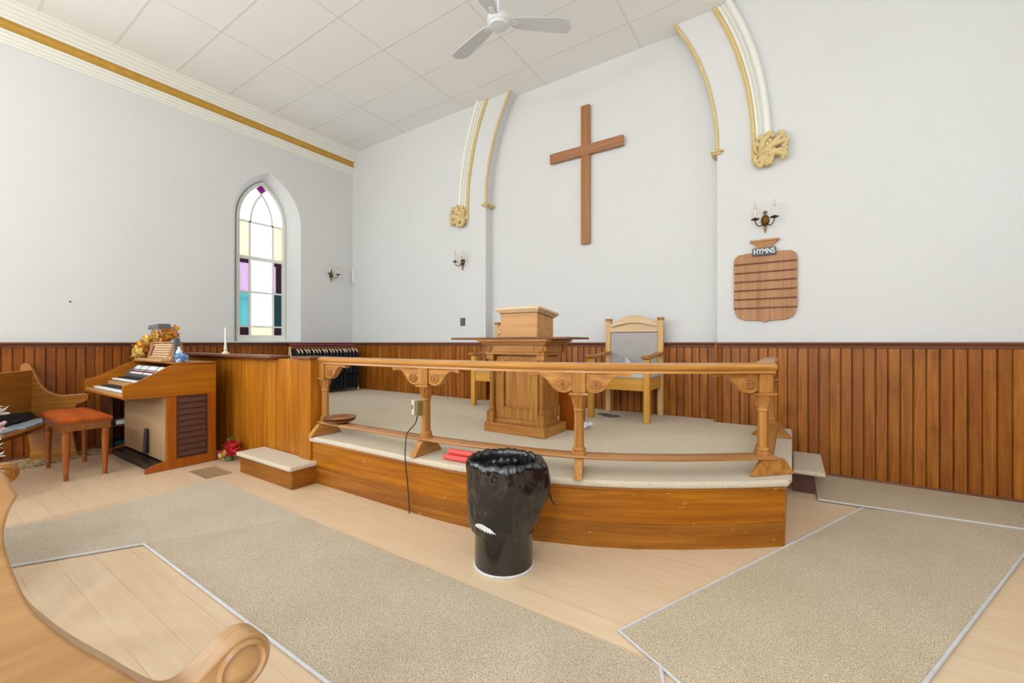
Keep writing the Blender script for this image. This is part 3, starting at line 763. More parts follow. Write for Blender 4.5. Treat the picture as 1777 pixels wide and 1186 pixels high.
bx = [(-2.205, 3.13), (-1.82, 3.13), (-1.82, 3.42), (-2.205, 3.42)]
vs = [(x, y, 1.248) for x, y in bx] + [(x, y, 1.462 if y < 3.2 else 1.425) for x, y in bx]
b.add(vs, [(3, 2, 1, 0), (4, 5, 6, 7), (0, 1, 5, 4), (1, 2, 6, 5), (2, 3, 7, 6), (3, 0, 4, 7)])
b.build('reading_desk', wood('desk_box_wood', (182, 126, 68), (214, 162, 98), 'x', 0.6, blotch=0.1), pu, bevel=0.003)
b = MB()
for e, h0, h1 in ((0.016, 0.0, 0.012), (0.028, 0.012, 0.024), (0.040, 0.024, 0.046)):
    q = [(-2.205 - e, 3.13 - e), (-1.82 + e, 3.13 - e), (-1.82 + e, 3.42 + e), (-2.205 - e, 3.42 + e)]
    zz = [1.466, 1.466, 1.424, 1.424]
    b.add([(x, y, z + h0) for (x, y), z in zip(q, zz)] + [(x, y, z + h1) for (x, y), z in zip(q, zz)], [(3, 2, 1, 0), (4, 5, 6, 7), (0, 1, 5, 4), (1, 2, 6, 5), (2, 3, 7, 6), (3, 0, 4, 7)])
b.build('desk_lid', M['chair_pale'], pu, bevel=0.003)

st = thing('book_stand', 'low plain wooden box stand tucked behind the pulpit', 'stand', (-1.70, 3.62, 0.4))
b = MB(); b.box(-1.80, -1.64, 3.50, 3.53, 0.401, 0.92); b.box(-1.80, -1.64, 3.70, 3.73, 0.401, 0.92); b.box(-1.80, -1.64, 3.53, 3.70, 0.52, 0.54); b.box(-1.80, -1.64, 3.53, 3.70, 0.74, 0.76)
b.build('shelf_box', M['panel_red'], st, bevel=0.003)
b = MB(); rn = random.Random(5)
for i in range(9):
    a = i * 0.7; b.lathe([(0.001, -0.02), (0.02, -0.012), (0.026, 0), (0.018, 0.014), (0.001, 0.022)], (-1.60 + 0.014 * i * math.cos(a) * 0.5, 3.60 + 0.02 * math.sin(a) + 0.008 * i, 0.422 + 0.012 * (i % 3)), 'z', 8)
tag(b.build('crumpled_cloth', M['paper'], smooth=70), 'small crumpled white cloth on the carpet at the right foot of the pulpit', 'cloth')
tag(MB().box(-2.86, -2.70, 4.30, 4.50, 0.401, 0.66).build('speaker_box', M['blackplastic'], bevel=0.006), 'small black box on the carpet between pulpit and left armchair', 'speaker')

# ---------------------------------------------------------------- throne chairs
def throne(x0, label):
    W_ = 0.65; xa, xb = x0, x0 + W_; ya_, yb2 = 4.20, 4.78
    t_ = thing('clergy_armchair', label, 'chair', ((xa + xb) / 2, 4.5, 0.4), 0, 'wooden clergy armchairs on the platform')
    L = 0.058
    for xx in (xa, xb - L):
        MB().box(xx, xx + L, ya_, ya_ + L, 0.401, 1.035).build('leg', M['chair'], t_, bevel=0.004)
        p = MB().box(xx, xx + L, yb2 - L, yb2, 0.401, 1.455).build('leg', M['chair_palez'], t_, bevel=0.004)
        MB().box(xx - 0.005, xx + L + 0.005, yb2 - L - 0.005, yb2 + 0.005, 1.447, 1.478).build('post_cap', M['oak'], p, bevel=0.006)
        b = MB(); xm = xx + L / 2
        b.prism([(ya_ - 0.045, 1.045), (ya_ - 0.05, 1.06), (ya_ - 0.03, 1.072), (ya_ + 0.1, 1.064), (yb2 - L, 1.10), (yb2 - L, 1.075), (ya_ + 0.1, 1.036), (ya_ - 0.02, 1.036)], xm - 0.042, xm + 0.042, 'yz')
        b.build('armrest', M['oak_y'], t_, bevel=0.006)
    b = MB(); b.box(xa + L, xb - L, ya_ + 0.012, ya_ + 0.036, 0.715, 0.835); b.box(xa + L, xb - L, yb2 - 0.045, yb2 - 0.02, 0.715, 0.835)
    b.box(xa + 0.018, xa + 0.042, ya_ + L, yb2 - L, 0.715, 0.835); b.box(xb - 0.042, xb - 0.018, ya_ + L, yb2 - L, 0.715, 0.835)
    b.build('seat_rail', M['chair_x'], t_, bevel=0.003)
    MB().box(xa + 0.01, xb - 0.01, ya_ + 0.005, yb2 - L, 0.835, 0.885).build('seat', M['seatgrey'], t_, bevel=0.018, seg=4)
    MB().box(xa + L, xb - L, yb2 - 0.05, yb2 - 0.018, 0.90, 1.315).build('backrest', M['greyleather'], t_, bevel=0.010, seg=3)
    # carved crest: arch with a pierced slot
    cx_ = (xa + xb) / 2; hw = W_ / 2 - L; n = 16
    outer = [(-hw + 2 * hw * i / n, 1.405 + 0.105 * max(0.0, math.cos(PI * 0.5 * (-1 + 2 * i / n)))) for i in range(n + 1)]
    slot = [(-hw + 2 * hw * i / n, 1.376 + 0.050 * max(0, math.cos(PI * 0.5 * (-1 + 2 * i / n)))) for i in range(n + 1)]
    b = MB()
    for i in range(n):
        b.prism([slot[i], slot[i + 1], outer[i + 1], outer[i]][::-1] if False else [(slot[i][0], slot[i][1]), (slot[i + 1][0], slot[i + 1][1]), (outer[i + 1][0], outer[i + 1][1]), (outer[i][0], outer[i][1])], yb2 - 0.060, yb2 - 0.014, 'xz', Matrix.Translation((cx_, 0, 0)))
    b.box(cx_ - hw, cx_ + hw, yb2 - 0.060, yb2 - 0.014, 1.322, 1.376)
    b.box(cx_ - hw, cx_ + hw, yb2 - 0.022, yb2 - 0.014, 1.376, 1.44)
    for s_ in (-1, 1): b.lathe([(0.001, -0.012), (0.010, -0.006), (0.012, 0.004), (0.004, 0.014)], (cx_ + s_ * 0.09, yb2 - 0.04, 1.432), 'z', 10)
    b.build('crest_rail', M['chair_pale'], t_)
    return t_
throne(-1.82, 'pale wooden armchair with grey leather back to the right of the pulpit')
th = throne(-3.42, 'pale wooden armchair half hidden behind the left side of the pulpit')
MB().box(-2.98, -2.91, 4.207, 4.213, 0.735, 0.815).build('brass_plate', M['olive'], th)
b = MB(); b.box(-1.66, -1.50, 4.34, 4.54, 0.886, 0.925)
tag(b.build('book', M['blue'], bevel=0.003), 'blue book lying on the seat of the right-hand armchair', 'book')
b = MB(); b.add([(-1.50, 4.50, 0.89), (-1.36, 4.38, 0.89), (-1.44, 4.46, 0.99), (-1.52, 4.53, 1.04)], [(0, 1, 2, 3)])
tag(b.build('paper_sheet', M['paper'], solid=0.003), 'white sheet of paper standing up on the seat of the right-hand armchair', 'paper')
b = MB(); b.box(-1.44, -1.26, 4.42, 4.60, 0.886, 0.96); b.box(-1.42, -1.28, 4.40, 4.58, 0.96, 0.975)
tag(b.build('paper_stack', [M['paper']], bevel=0.002), 'stack of white papers on the right of the armchair seat', 'papers')
b = MB(); b.box(-1.41, -1.33, 4.405, 4.45, 0.976, 0.988)
tag(b.build('eyeglass_case', M['blackplastic'], bevel=0.004), 'small black case on top of the paper stack on the armchair', 'case')
pts = [(-1.74 + 0.10 * math.cos(a * 1.3) + a * 0.01, 4.42 + 0.07 * math.sin(a), 0.406 + 0.002 * (i % 3)) for i, a in enumerate([k * 0.35 for k in range(34)])]
tag(MB().tube(pts, 0.005, 6).build('coiled_cable', M['greymetal'], smooth=60), 'thin grey cable coiled on the carpet beside the right-hand armchair', 'cable')

# ---------------------------------------------------------------- cross, hymn board, wall pieces
cr_ = thing('wooden_cross', 'large plain brown wooden cross on the white wall above the pulpit', 'cross', (-2.125, YR, 2.42))
MB().box(-2.182, -2.070, YR - 0.055, YR - 0.018, 2.42, 4.13).build('upright', M['cross'], cr_, bevel=0.003)
MB().box(-2.615, -1.645, YR - 0.062, YR - 0.02, 3.515, 3.635).build('crossbar', M['cross_x'], cr_, bevel=0.003)
for z in (2.6, 3.3): MB().box(-2.15, -2.10, YR - 0.0205, YR - 0.0005, z, z + 0.1).build('wall_block', M['cross'], cr_)

hb = thing('hymn_board', 'wooden hymn number board with HYMNS sign on the wall right of the arch', 'board', (-0.22, YB, 1.39))
xc = -0.221; y1 = YB - 0.004
o_ = [(-0.262, 1.53), (-0.262, 1.99), (-0.25, 2.035), (-0.215, 2.062), (-0.15, 2.068), (0.15, 2.068), (0.215, 2.062), (0.25, 2.035), (0.262, 1.99), (0.262, 1.53), (0.250, 1.515), (0.250, 1.49), (0.225, 1.445), (0.17, 1.42), (0.03, 1.412), (0, 1.392), (-0.03, 1.412), (-0.17, 1.42), (-0.225, 1.445), (-0.250, 1.49), (-0.250, 1.515)]
MB().prism([(xc + u, z) for u, z in o_], y1 - 0.022, y1, 'xz').build('board', M['hymn'], hb, bevel=0.003)
for k, z in enumerate((1.535, 1.622, 1.708, 1.794, 1.880, 1.966)):
    MB().prism([(y1 - 0.022, z - 0.006), (y1 - 0.034, z - 0.006), (y1 - 0.037, z + 0.004), (y1 - 0.032, z + 0.006), (y1 - 0.028, z + 0.001), (y1 - 0.022, z + 0.001)], xc - 0.255, xc + 0.255, 'yz').build('number_ledge', M['cap'], hb)
b = MB(); b.prism([(xc - 0.115, 2.185), (xc + 0.115, 2.185), (xc + 0.108, 2.168), (xc + 0.085, 2.150), (xc + 0.070, 2.130), (xc + 0.078, 2.06), (xc - 0.078, 2.06), (xc - 0.070, 2.130), (xc - 0.085, 2.150), (xc - 0.108, 2.168)], y1 - 0.026, y1, 'xz')
b.box(xc - 0.12, xc + 0.12, y1 - 0.034, y1, 2.172, 2.19)
b.build('crest', M['oak_x'], hb, bevel=0.002)
sg = MB().box(xc - 0.10, xc + 0.095, y1 - 0.045, y1 - 0.036, 2.035, 2.108).build('sign', M['signgrey'], hb, bevel=0.002)
MB().box(xc - 0.05, xc + 0.04, y1 - 0.036, y1 - 0.02, 2.05, 2.09).build('sign_bracket', M['signgrey'], hb)
cu = bpy.data.curves.new('lettering', 'FONT'); cu.body = 'HYMNS'; cu.size = 0.068; cu.extrude = 0.002; cu.align_x = 'CENTER'; cu.align_y = 'CENTER'; cu.offset = 0.0016; cu.space_character = 1.02
tmp = bpy.data.objects.new('lettering_src', cu); col.objects.link(tmp)
dg = bpy.context.evaluated_depsgraph_get(); me = bpy.data.meshes.new_from_object(tmp.evaluated_get(dg)); bpy.data.objects.remove(tmp)
me.materials.clear(); me.materials.append(M['sticker'])
me.transform(Matrix.Translation(Vector((xc - 0.002, y1 - 0.047, 2.072)) - SHIFT[hb.name]) @ Matrix.Rotation(R90, 4, 'X') @ Matrix.Diagonal((0.76, 1.0, 1.0, 1.0)))
lt = bpy.data.objects.new('lettering', me); col.objects.link(lt); lt.parent = sg

def sconce(loc, rz, label):
    t_ = thing('wall_sconce', label, 'wall light', loc, rz, 'brass two-candle wall sconces', world=False)
    b = MB()
    vs = []; ns = 20
    for r_, d in ((1.0, 0.0), (1.0, 0.010), (0.86, 0.016), (0.80, 0.013), (0.55, 0.024), (0.02, 0.030)):
        for k in range(ns):
            a = 2 * PI * k / ns; vs.append((0.036 * r_ * math.cos(a), -d, 0.055 * r_ * math.sin(a) + 0.005))
    fs = [(i * ns + k, i * ns + (k + 1) % ns, (i + 1) * ns + (k + 1) % ns, (i + 1) * ns + k) for i in range(5) for k in range(ns)] + [tuple(range(ns))]
    b.add(vs, fs)
    for k in range(10):
        a = 2 * PI * k / 10; b.lathe([(0.001, -0.007), (0.006, 0), (0.001, 0.007)], (0.0, -0.012, 0.066 + 0.016), 'y', 8) if k == 0 else None
    b.lathe([(0.001, -0.115), (0.007, -0.108), (0.005, -0.098), (0.012, -0.085), (0.008, -0.072), (0.014, -0.06), (0.010, -0.048)], (0, -0.014, 0), 'z', 12)
    a0 = [(0.014 * math.cos(q), -0.010, 0.080 + 0.014 * math.sin(q)) for q in [2 * PI * i / 12 for i in range(13)]]
    b.tube(a0, 0.004, 6)
    b.build('backplate', M['brass'], t_, smooth=50)
    for s_ in (-1, 1):
        pts = cr([(s_ * 0.010, -0.020, -0.012), (s_ * 0.022, -0.035, -0.042), (s_ * 0.045, -0.060, -0.056), (s_ * 0.068, -0.078, -0.040), (s_ * 0.078, -0.085, -0.010), (s_ * 0.078, -0.086, 0.0)], 4)
        ar = MB().tube(pts, 0.0048, 8).lathe([(0.001, -0.008), (0.012, -0.004), (0.034, 0.004), (0.038, 0.010), (0.033, 0.010), (0.014, 0.006), (0.014, 0.022), (0.001, 0.022)], (s_ * 0.078, -0.086, 0.0), 'z', 16).build('arm', M['darkbrass'], t_, smooth=50)
        sl = MB().lathe([(0.0125, 0.022), (0.0125, 0.105), (0.006, 0.107)], (s_ * 0.078, -0.086, 0), 'z', 14).build('candle_sleeve', M['ivory'], ar, smooth=40)
        MB().lathe([(0.006, 0.107), (0.013, 0.120), (0.014, 0.130), (0.009, 0.150), (0.003, 0.170), (0.0008, 0.178)], (s_ * 0.078, -0.086, 0), 'z', 14).build('bulb', M['bulb'], ar, smooth=60)
    return t_
s0 = sconce((-0.216, YB, 2.37), 0, 'brass two-candle wall sconce above the hymn board')
for lc, rz, lb in (((-4.00, YB, 2.37), 0, 'brass two-candle wall sconce left of the arch, above the dark wall plate'), ((XL, 4.30, 2.36), R90, 'brass two-candle wall sconce between the window and the corner')):
    c = copy_tree(s0); c.location = lc; c.rotation_euler = (0, 0, rz); c['label'] = lb

b = MB(); b.box(-4.045, -3.955, YB - 0.008, YB, 1.445, 1.56)
pl = thing('wall_plate', 'small dark grey metal plate on the white wall left of the pulpit', 'wall plate', (-4.0, YB, 1.445))
b.build('plate', M['slate'], pl, bevel=0.002)
for z in (1.54, 1.465): MB().lathe([(0.004, -0.008), (0.004, -0.010), (0.001, -0.011)], (-4.0, YB, z), 'y', 8).build('screw', M['greymetal'], pl)
ch = thing('door_chime', 'narrow white plastic box on the wall right beside the corner', 'wall box', (-6.53, YB, 2.24))
MB().box(-6.56, -6.50, YB - 0.035, YB, 2.25, 2.49).build('housing', M['white'], ch, bevel=0.006)
MB().box(-6.545, -6.515, YB - 0.037, YB - 0.035, 2.27, 2.30).build('grille', M['seatgrey'], ch)
yy, zz = 1.167, 1.65
tag(MB().lathe([(0.007, 0.0), (0.008, 0.012), (0.001, 0.014)], (XL, yy, zz), 'x', 10).build('nail', M['cord']), 'small dark nail head in the left white wall', 'nail')

# ---------------------------------------------------------------- ceiling fan
fan = thing('ceiling_fan', 'white three-blade ceiling fan', 'fan', (-2.264, 3.183, 4.16))
fc = (-2.264, 3.183)
b = MB(); b.lathe([(0.001, -0.062), (0.045, -0.061), (0.080, -0.056), (0.088, -0.048), (0.090, -0.040), (0.096, -0.036), (0.106, -0.026), (0.108, -0.005), (0.104, 0.022), (0.08, 0.040), (0.03, 0.055), (0.001, 0.055)], fc + (4.18,), 'z', 36)
b.build('motor_housing', M['fanhub'], fan, smooth=35)
b = MB(); b.lathe([(0.013, 0.05), (0.013, 0.36)], fc + (4.18,), 'z', 12); b.lathe([(0.02, 0.33), (0.06, 0.37), (0.065, 0.415), (0.001, 0.4195)], fc + (4.18,), 'z', 24)
b.build('downrod', M['fanhub'], fan, smooth=40)
for tipx, tipy in ((-1.733, 3.639), (-2.85, 3.32), (-2.12, 2.51)):
    a = math.atan2(tipy - fc[1], tipx - fc[0]); L = 0.69
    xf = Matrix.Translation((fc[0], fc[1], 4.175)) @ Matrix.Rotation(a, 4, 'Z') @ Matrix.Rotation(math.radians(-7), 4, 'X')
    pts = [(0.095, -0.028), (0.14, -0.050), (0.22, -0.070), (0.40, -0.088), (0.56, -0.102), (0.61, -0.098), (0.65, -0.078), (0.675, -0.045), (0.688, -0.005), (0.686, 0.030), (0.672, 0.050), (0.64, 0.062), (0.55, 0.066), (0.40, 0.066), (0.24, 0.064), (0.16, 0.055), (0.11, 0.034)]
    bl = MB().prism(pts, -0.004, 0.004, 'xy', xf).build('blade', M['fan'], fan, bevel=0.003)
    MB().prism([(0.09, -0.022), (0.14, -0.028), (0.18, -0.020), (0.19, 0.0), (0.18, 0.020), (0.14, 0.028), (0.09, 0.022)], -0.010, -0.004, 'xy', xf).build('blade_arm', M['fanhub'], bl, bevel=0.002)

# ---------------------------------------------------------------- rugs, vent, mat
def rug(name, poly, z, mat, label, cat, bind=None, th=0.010, grp=None):
    t_ = thing(name, label, cat, (poly[0][0], poly[0][1], 0))
    MB().prism(poly, z, z + th, 'xy').build('pile', mat, t_, bevel=0.003)
    for e in (bind or []):
        MB().tube([(x, y, z + th * 0.75) for x, y in e], 0.0075, 8).build('edge_binding', M['binding'], t_, smooth=60)
    return t_
rug('aisle_rug', [(-2.80, 1.615), (-0.405, 1.60), (-0.375, 1.52), (-0.10, 0.874), (-3.193, 0.874)], 0.001, M['rug'],
    'long grey-beige carpet runner crossing the floor in front of the platform', 'rug', [[(-3.193, 0.874), (-0.10, 0.874)], [(-0.405, 1.60), (-0.375, 1.52), (-0.10, 0.874)]])
rug('branch_rug', [(-2.801, 1.618), (-3.194, 0.875), (-3.485, 0.36), (-3.95, -0.42), (-4.95, -0.42), (-4.42, 0.20), (-4.20, 0.46), (-4.10, 0.70), (-4.10, 0.95), (-4.20, 1.645)], 0.001, carpet('branch_rug_pile', (148, 130, 106), (212, 198, 174), (238, 226, 206), 260),
    'paler carpet runner branching off between organ stool and pews', 'rug', [[(-3.194, 0.875), (-3.485, 0.36), (-3.95, -0.42)]])
rug('side_rug', [(-0.593, 1.694), (0.42, 3.925), (1.237, 4.075), (1.30, 4.075), (1.087, 3.572), (0.073, 1.339)], 0.001, M['rugwarm'],
    'wide angled carpet runner on the right side of the floor', 'rug', [[(0.073, 1.339), (-0.593, 1.694), (0.42, 3.925)], [(1.30, 4.075), (1.087, 3.572), (0.073, 1.339)]])
rug('wall_rug', [(0.16, 3.94), (0.16, 4.69), (2.2, 4.69), (2.2, 4.05), (1.3, 4.045), (0.44, 3.96)], 0.003, M['rugwarm'], 'carpet strip lying along the foot of the right wainscot', 'rug', [[(0.16, 3.94), (0.44, 3.96), (1.3, 4.045), (2.2, 4.05)]], 0.012)
rug('wall_mat', [(XL + 0.04, -0.5), (XL + 0.04, 1.36), (-6.22, 1.36), (-6.02, 0.62), (-6.02, -0.5)], 0.001, M['matold'], 'speckled yellowish mat along the left wall under the far pew', 'mat')
vt = thing('floor_vent', 'beige slatted metal floor vent between organ and step', 'vent', (-4.46, 1.70, 0))
b = MB(); b.box(-4.66, -4.29, 1.595, 1.61, 0.0, 0.006); b.box(-4.66, -4.29, 1.795, 1.81, 0.0, 0.006); b.box(-4.66, -4.645, 1.61, 1.795, 0.0, 0.006); b.box(-4.305, -4.29, 1.61, 1.795, 0.0, 0.006)
b.build('frame', M['beige'], vt)
for k in range(8): MB().box(-4.645, -4.305, 1.621 + k * 0.0225, 1.632 + k * 0.0225, 0.003, 0.009).build('slat', M['beige'], vt)
MB().box(-4.645, -4.305, 1.61, 1.795, 0.0, 0.0012).build('opening', M['blackplastic'], vt)

# ---------------------------------------------------------------- organ
og = thing('electric_organ', 'wooden two-manual spinet organ against the partition on the left', 'organ', (-5.5, 1.6, 0))
XA, XB = -6.12, -4.89
side = [(1.193, 0.695), (1.193, 0.805), (1.20, 0.822), (1.25, 0.832), (1.30, 0.850), (1.36, 0.882), (1.42, 0.918), (1.486, 0.957), (1.54, 0.985), (1.58, 0.993), (1.912, 0.985), (1.912, 0.690)]
for x0, x1 in ((XA, XA + 0.028), (XB - 0.028, XB)):
    MB().prism(side, x0, x1, 'yz').build('end_panel', M['organ'], og, bevel=0.002)
    b = MB(); b.box(x0, x1, 1.508, 1.582, 0.09, 0.690); b.box(x0, x1, 1.838, 1.912, 0.09, 0.690)
    b.prism([(1.345, 0.002), (1.345, 0.035), (1.40, 0.060), (1.508, 0.091), (1.912, 0.091), (1.912, 0.002)], x0, x1, 'yz')
    b.build('side_stile', M['organ_z'], og, bevel=0.003)
lv = MB().box(XB - 0.024, XB - 0.012, 1.58, 1.84, 0.088, 0.692).build('louvre_panel', M['darkwood'], og)
b = MB(); b.box(XB - 0.014, XB + 0.003, 1.582, 1.594, 0.091, 0.690); b.box(XB - 0.014, XB + 0.003, 1.826, 1.838, 0.091, 0.690); b.box(XB - 0.014, XB + 0.003, 1.594, 1.826, 0.678, 0.690); b.box(XB - 0.014, XB + 0.003, 1.594, 1.826, 0.091, 0.103)
b.build('louvre_frame', M['darkwood'], lv)
b = MB()
for k in range(10):
    z = 0.115 + k * 0.057
    b.prism([(XB - 0.012, z), (XB + 0.004, z - 0.006), (XB + 0.006, z), (XB - 0.010, z + 0.045)], 1.596, 1.824, 'xz')
b.build('louvre_slats', M['darkwood'], lv, bevel=0.001)
MB().box(XA + 0.03, XB - 0.03, 1.50, 1.52, 0.075, 0.70).build('knee_panel', M['beige'], og)
MB().box(XA + 0.03, XB - 0.03, 1.40, 1.88, 0.0, 0.06).build('pedal_base', M['blackplastic'], og)
MB().box(XA + 0.02, XB - 0.02, 1.88, 1.905, 0.06, 0.98).build('back_panel', M['organ_z'], og)
MB().box(XA, XB, 1.575, 1.912, 0.9935, 1.008).build('top', M['organ'], og, bevel=0.003)
b = MB(); b.prism([(1.47, 0.10), (1.50, 0.10), (1.50, 0.34), (1.485, 0.34)], -5.42, -5.33, 'yz')
b.build('expression_pedal', M['blackplastic'], og, bevel=0.004)
MB().prism([(1.466, 0.10), (1.470, 0.10), (1.485, 0.34), (1.481, 0.34)], -5.395, -5.355, 'yz').build('pedal_tread', M['greymetal'], og)
MB().box(XA + 0.028, XB - 0.028, 1.20, 1.50, 0.697, 0.715).build('key_bed', M['organ'], og, bevel=0.003)
MB().box(XA + 0.028, XB - 0.028, 1.20, 1.214, 0.715, 0.742).build('key_slip', M['organ_pale'], og, bevel=0.003)
def manual(y0, z, xa, xb, nk):
    m_ = MB().box(xa - 0.09, xb + 0.09, y0 + 0.02, y0 + 0.155, z - 0.035, z - 0.012).build('keyboard', M['organ_pale'], og)
    b = MB(); p = (xb - xa) / nk
    for k in range(nk): b.box(xa + k * p + 0.0007, xa + (k + 1) * p - 0.0007, y0, y0 + 0.13, z - 0.013, z)
    b.build('white_keys', M['white'], m_)
    b = MB()
    for k in range(nk - 1):
        if k % 7 in (2, 6): continue
        xk = xa + (k + 1) * p; b.box(xk - 0.007, xk + 0.007, y0 + 0.042, y0 + 0.13, z, z + 0.012)
    b.build('black_keys', M['blackplastic'], m_, bevel=0.001, seg=1)
    b = MB(); b.box(xa - 0.09, xa - 0.003, y0, y0 + 0.13, z - 0.013, z + 0.006); b.box(xb + 0.003, xb + 0.09, y0, y0 + 0.13, z - 0.013, z + 0.006)
    b.build('cheek_block', M['organ'], m_, bevel=0.003)
manual(1.225, 0.756, -5.93, -5.00, 37)
MB().box(XA + 0.028, XB - 0.028, 1.368, 1.376, 0.715, 0.800).build('nosing', M['organ_pale'], og)
manual(1.375, 0.826, -5.99, -5.02, 37)
b = MB(); b.prism([(1.505, 0.826), (1.505, 0.862), (1.60, 0.955), (1.60, 0.83)], XA + 0.028, XB - 0.028, 'yz'); cp = b.build('control_panel', M['greymetal'], og)
for k, (xa, xb, s0_, s1_) in enumerate(((-5.98, -5.83, .55, .92), (-5.79, -5.62, .55, .92), (-5.58, -5.36, .55, .92), (-5.32, -5.08, .55, .92), (-5.95, -5.60, .1, .42), (-5.55, -5.15, .1, .42))):
    def sp_(t_, u): return (1.505 + 0.095 * t_ - 0.003 * u, 0.862 + 0.093 * t_ + 0.003 * u)
    b = MB(); b.prism([sp_(s0_, 0.1), sp_(s0_, 2.0), sp_(s1_, 2.0), sp_(s1_, 0.1)], xa, xb, 'yz'); b.build('tab_switch_row', M['white'], cp)
b = MB()
for k in range(14):
    y_, z_ = 1.505 + 0.095 * 0.28, 0.862 + 0.093 * 0.28; b.box(-5.93 + k * 0.05, -5.915 + k * 0.05, y_ - 0.018, y_ - 0.004, z_ + 0.004, z_ + 0.018)
b.build('stop_tabs', M['darkred'], cp)
# music rack on top
rk = thing('music_rack', 'slatted wooden music rack standing on the organ top', 'music stand', (-5.5, 1.62, 1.008))
MB().box(-5.93, -5.16, 1.54, 1.62, 1.0085, 1.034).build('ledge', M['organ_pale'], rk, bevel=0.005)
XK0, XK1 = -5.83, -5.17
def tilt(y, z): return y + (z - 1.03) * 0.28
for x0, x1 in ((XK0, XK0 + 0.018), (XK1 - 0.018, XK1)):
    MB().prism([(1.615, 1.009), (tilt(1.615, 1.20), 1.20), (1.72, 1.20), (1.75, 1.009)], x0, x1, 'yz').build('side', M['organ_pale'], rk, bevel=0.003)
b = MB(); b.prism([(tilt(1.63, 1.03), 1.03), (tilt(1.63, 1.19), 1.19), (tilt(1.64, 1.19), 1.19), (tilt(1.64, 1.03), 1.03)], XK0 + 0.018, XK1 - 0.018, 'yz'); b.build('back_board', M['organ_pale'], rk)
for k in range(6):
    z = 1.05 + k * 0.025
    MB().prism([(tilt(1.618, z), z), (tilt(1.618, z + 0.012), z + 0.012), (tilt(1.631, z + 0.012), z + 0.012), (tilt(1.631, z), z)], XK0 + 0.12, XK1 - 0.10, 'yz').build('slat', M['chair_pale'], rk)
for xa, xb in ((XK0 + 0.04, XK0 + 0.085), (XK1 - 0.07, XK1 - 0.03)):
    MB().prism([(tilt(1.626, 1.06), 1.06), (tilt(1.626, 1.17), 1.17), (tilt(1.629, 1.17), 1.17), (tilt(1.629, 1.06), 1.06)], xa, xb, 'yz').build('dark_inlay', M['darkred'], rk)
MB().box(XK0, XK1, 1.655, 1.725, 1.195, 1.208).build('rack_top', M['organ_pale'], rk, bevel=0.003)
# lamp
lp = thing('gooseneck_lamp', 'dark grey gooseneck lamp over the organ music rack', 'lamp', (-5.13, 1.67, 1.008))
MB().box(-5.160, -5.118, 1.64, 1.685, 1.0085, 1.245).build('base', M['slate'], lp, bevel=0.005)
pts = cr([(-5.138, 1.663, 1.24), (-5.142, 1.663, 1.28), (-5.18, 1.663, 1.325), (-5.26, 1.663, 1.355), (-5.36, 1.663, 1.36)], 6)
MB().tube(pts, 0.007, 8).build('gooseneck', M['greymetal'], lp, smooth=60)
xf = RZ(math.radians(-8), (-5.60, 1.66, 0))
sh = MB().prism([(-0.055, 1.345), (-0.045, 1.392), (0.045, 1.392), (0.055, 1.345)], -0.30, 0.28, 'yz', xf).build('lamp_shade', M['slate'], lp, bevel=0.004)
MB().box(-0.27, 0.25, -0.045, 0.045, 1.340, 1.346, xf).build('reflector', M['cream'], sh)

def spray(b, c, n, R_, L, W_, seed, up=0.4, flat=1.0):
    rn = random.Random(seed)
    for i in range(n):
        a = rn.uniform(0, 2 * PI); e = rn.uniform(-0.6, 1.2); rr = R_ * rn.uniform(0.1, 1)
        d = Vector((math.cos(a) * math.cos(e), math.sin(a) * math.cos(e) * flat, math.sin(e) + up))
        p = Vector(c) + Vector((rn.uniform(-1, 1) * R_, rn.uniform(-1, 1) * R_ * flat, rn.uniform(-1, 1) * R_)) * 0.6
        b.leaf(p, d, (rn.uniform(-1, 1), rn.uniform(-1, 1), 1), L * rn.uniform(0.7, 1.2), W_ * rn.uniform(0.7, 1.2), rn.uniform(-0.5, 0.6))
au = thing('autumn_leaf_arrangement', 'orange and yellow artificial autumn leaves behind the organ music rack', 'flowers', (-5.8, 1.82, 1.008))
b = MB()
for i, c in enumerate(((-5.66, 1.80, 1.28), (-5.78, 1.80, 1.28), (-5.92, 1.80, 1.27), (-6.02, 1.76, 1.22), (-6.08, 1.70, 1.18), (-6.10, 1.64, 1.13), (-5.86, 1.80, 1.24))): spray(b, c, 20, 0.085, 0.075, 0.026, 10 + i, flat=0.5)
b.build('orange_leaves', M['orange'], au, smooth=60)
b = MB()
for i, c in enumerate(((-5.75, 1.78, 1.27), (-5.98, 1.74, 1.25), (-6.05, 1.68, 1.21), (-6.09, 1.62, 1.10), (-6.10, 1.60, 1.06))): spray(b, c, 14, 0.07, 0.07, 0.024, 30 + i, flat=0.5)
b.build('yellow_leaves', M['yellow'], au, smooth=60)
b = MB()
for x in (-5.55, -5.75, -5.95): b.tube([(-5.80, 1.81, 1.02), ((-5.80 + x) / 2, 1.81, 1.10), (x, 1.80, 1.24)], 0.004, 6)
b.lathe([(0.05, 1.0085), (0.06, 1.03), (0.05, 1.07), (0.035, 1.08)], (-5.80, 1.81, 0), 'z', 16)
b.build('vase', M['darkwood'], au, smooth=50)
bf = thing('blue_flower_bunch', 'small bunch of pale blue artificial flowers at the right end of the organ top', 'flowers', (-5.0, 1.655, 1.008))
b = MB()
for i, c in enumerate(((-5.03, 1.645, 1.045), (-4.99, 1.645, 1.05), (-4.95, 1.655, 1.04), (-5.02, 1.66, 1.06))): spray(b, c, 26, 0.040, 0.034, 0.017, 50 + i)
b.build('petals', M['blue'], bf, smooth=60)
b = MB(); b.lathe([(0.030, 1.0085), (0.034, 1.02), (0.026, 1.045)], (-5.0, 1.655, 0), 'z', 14); b.build('pot', M['bluepaper'], bf, smooth=50)
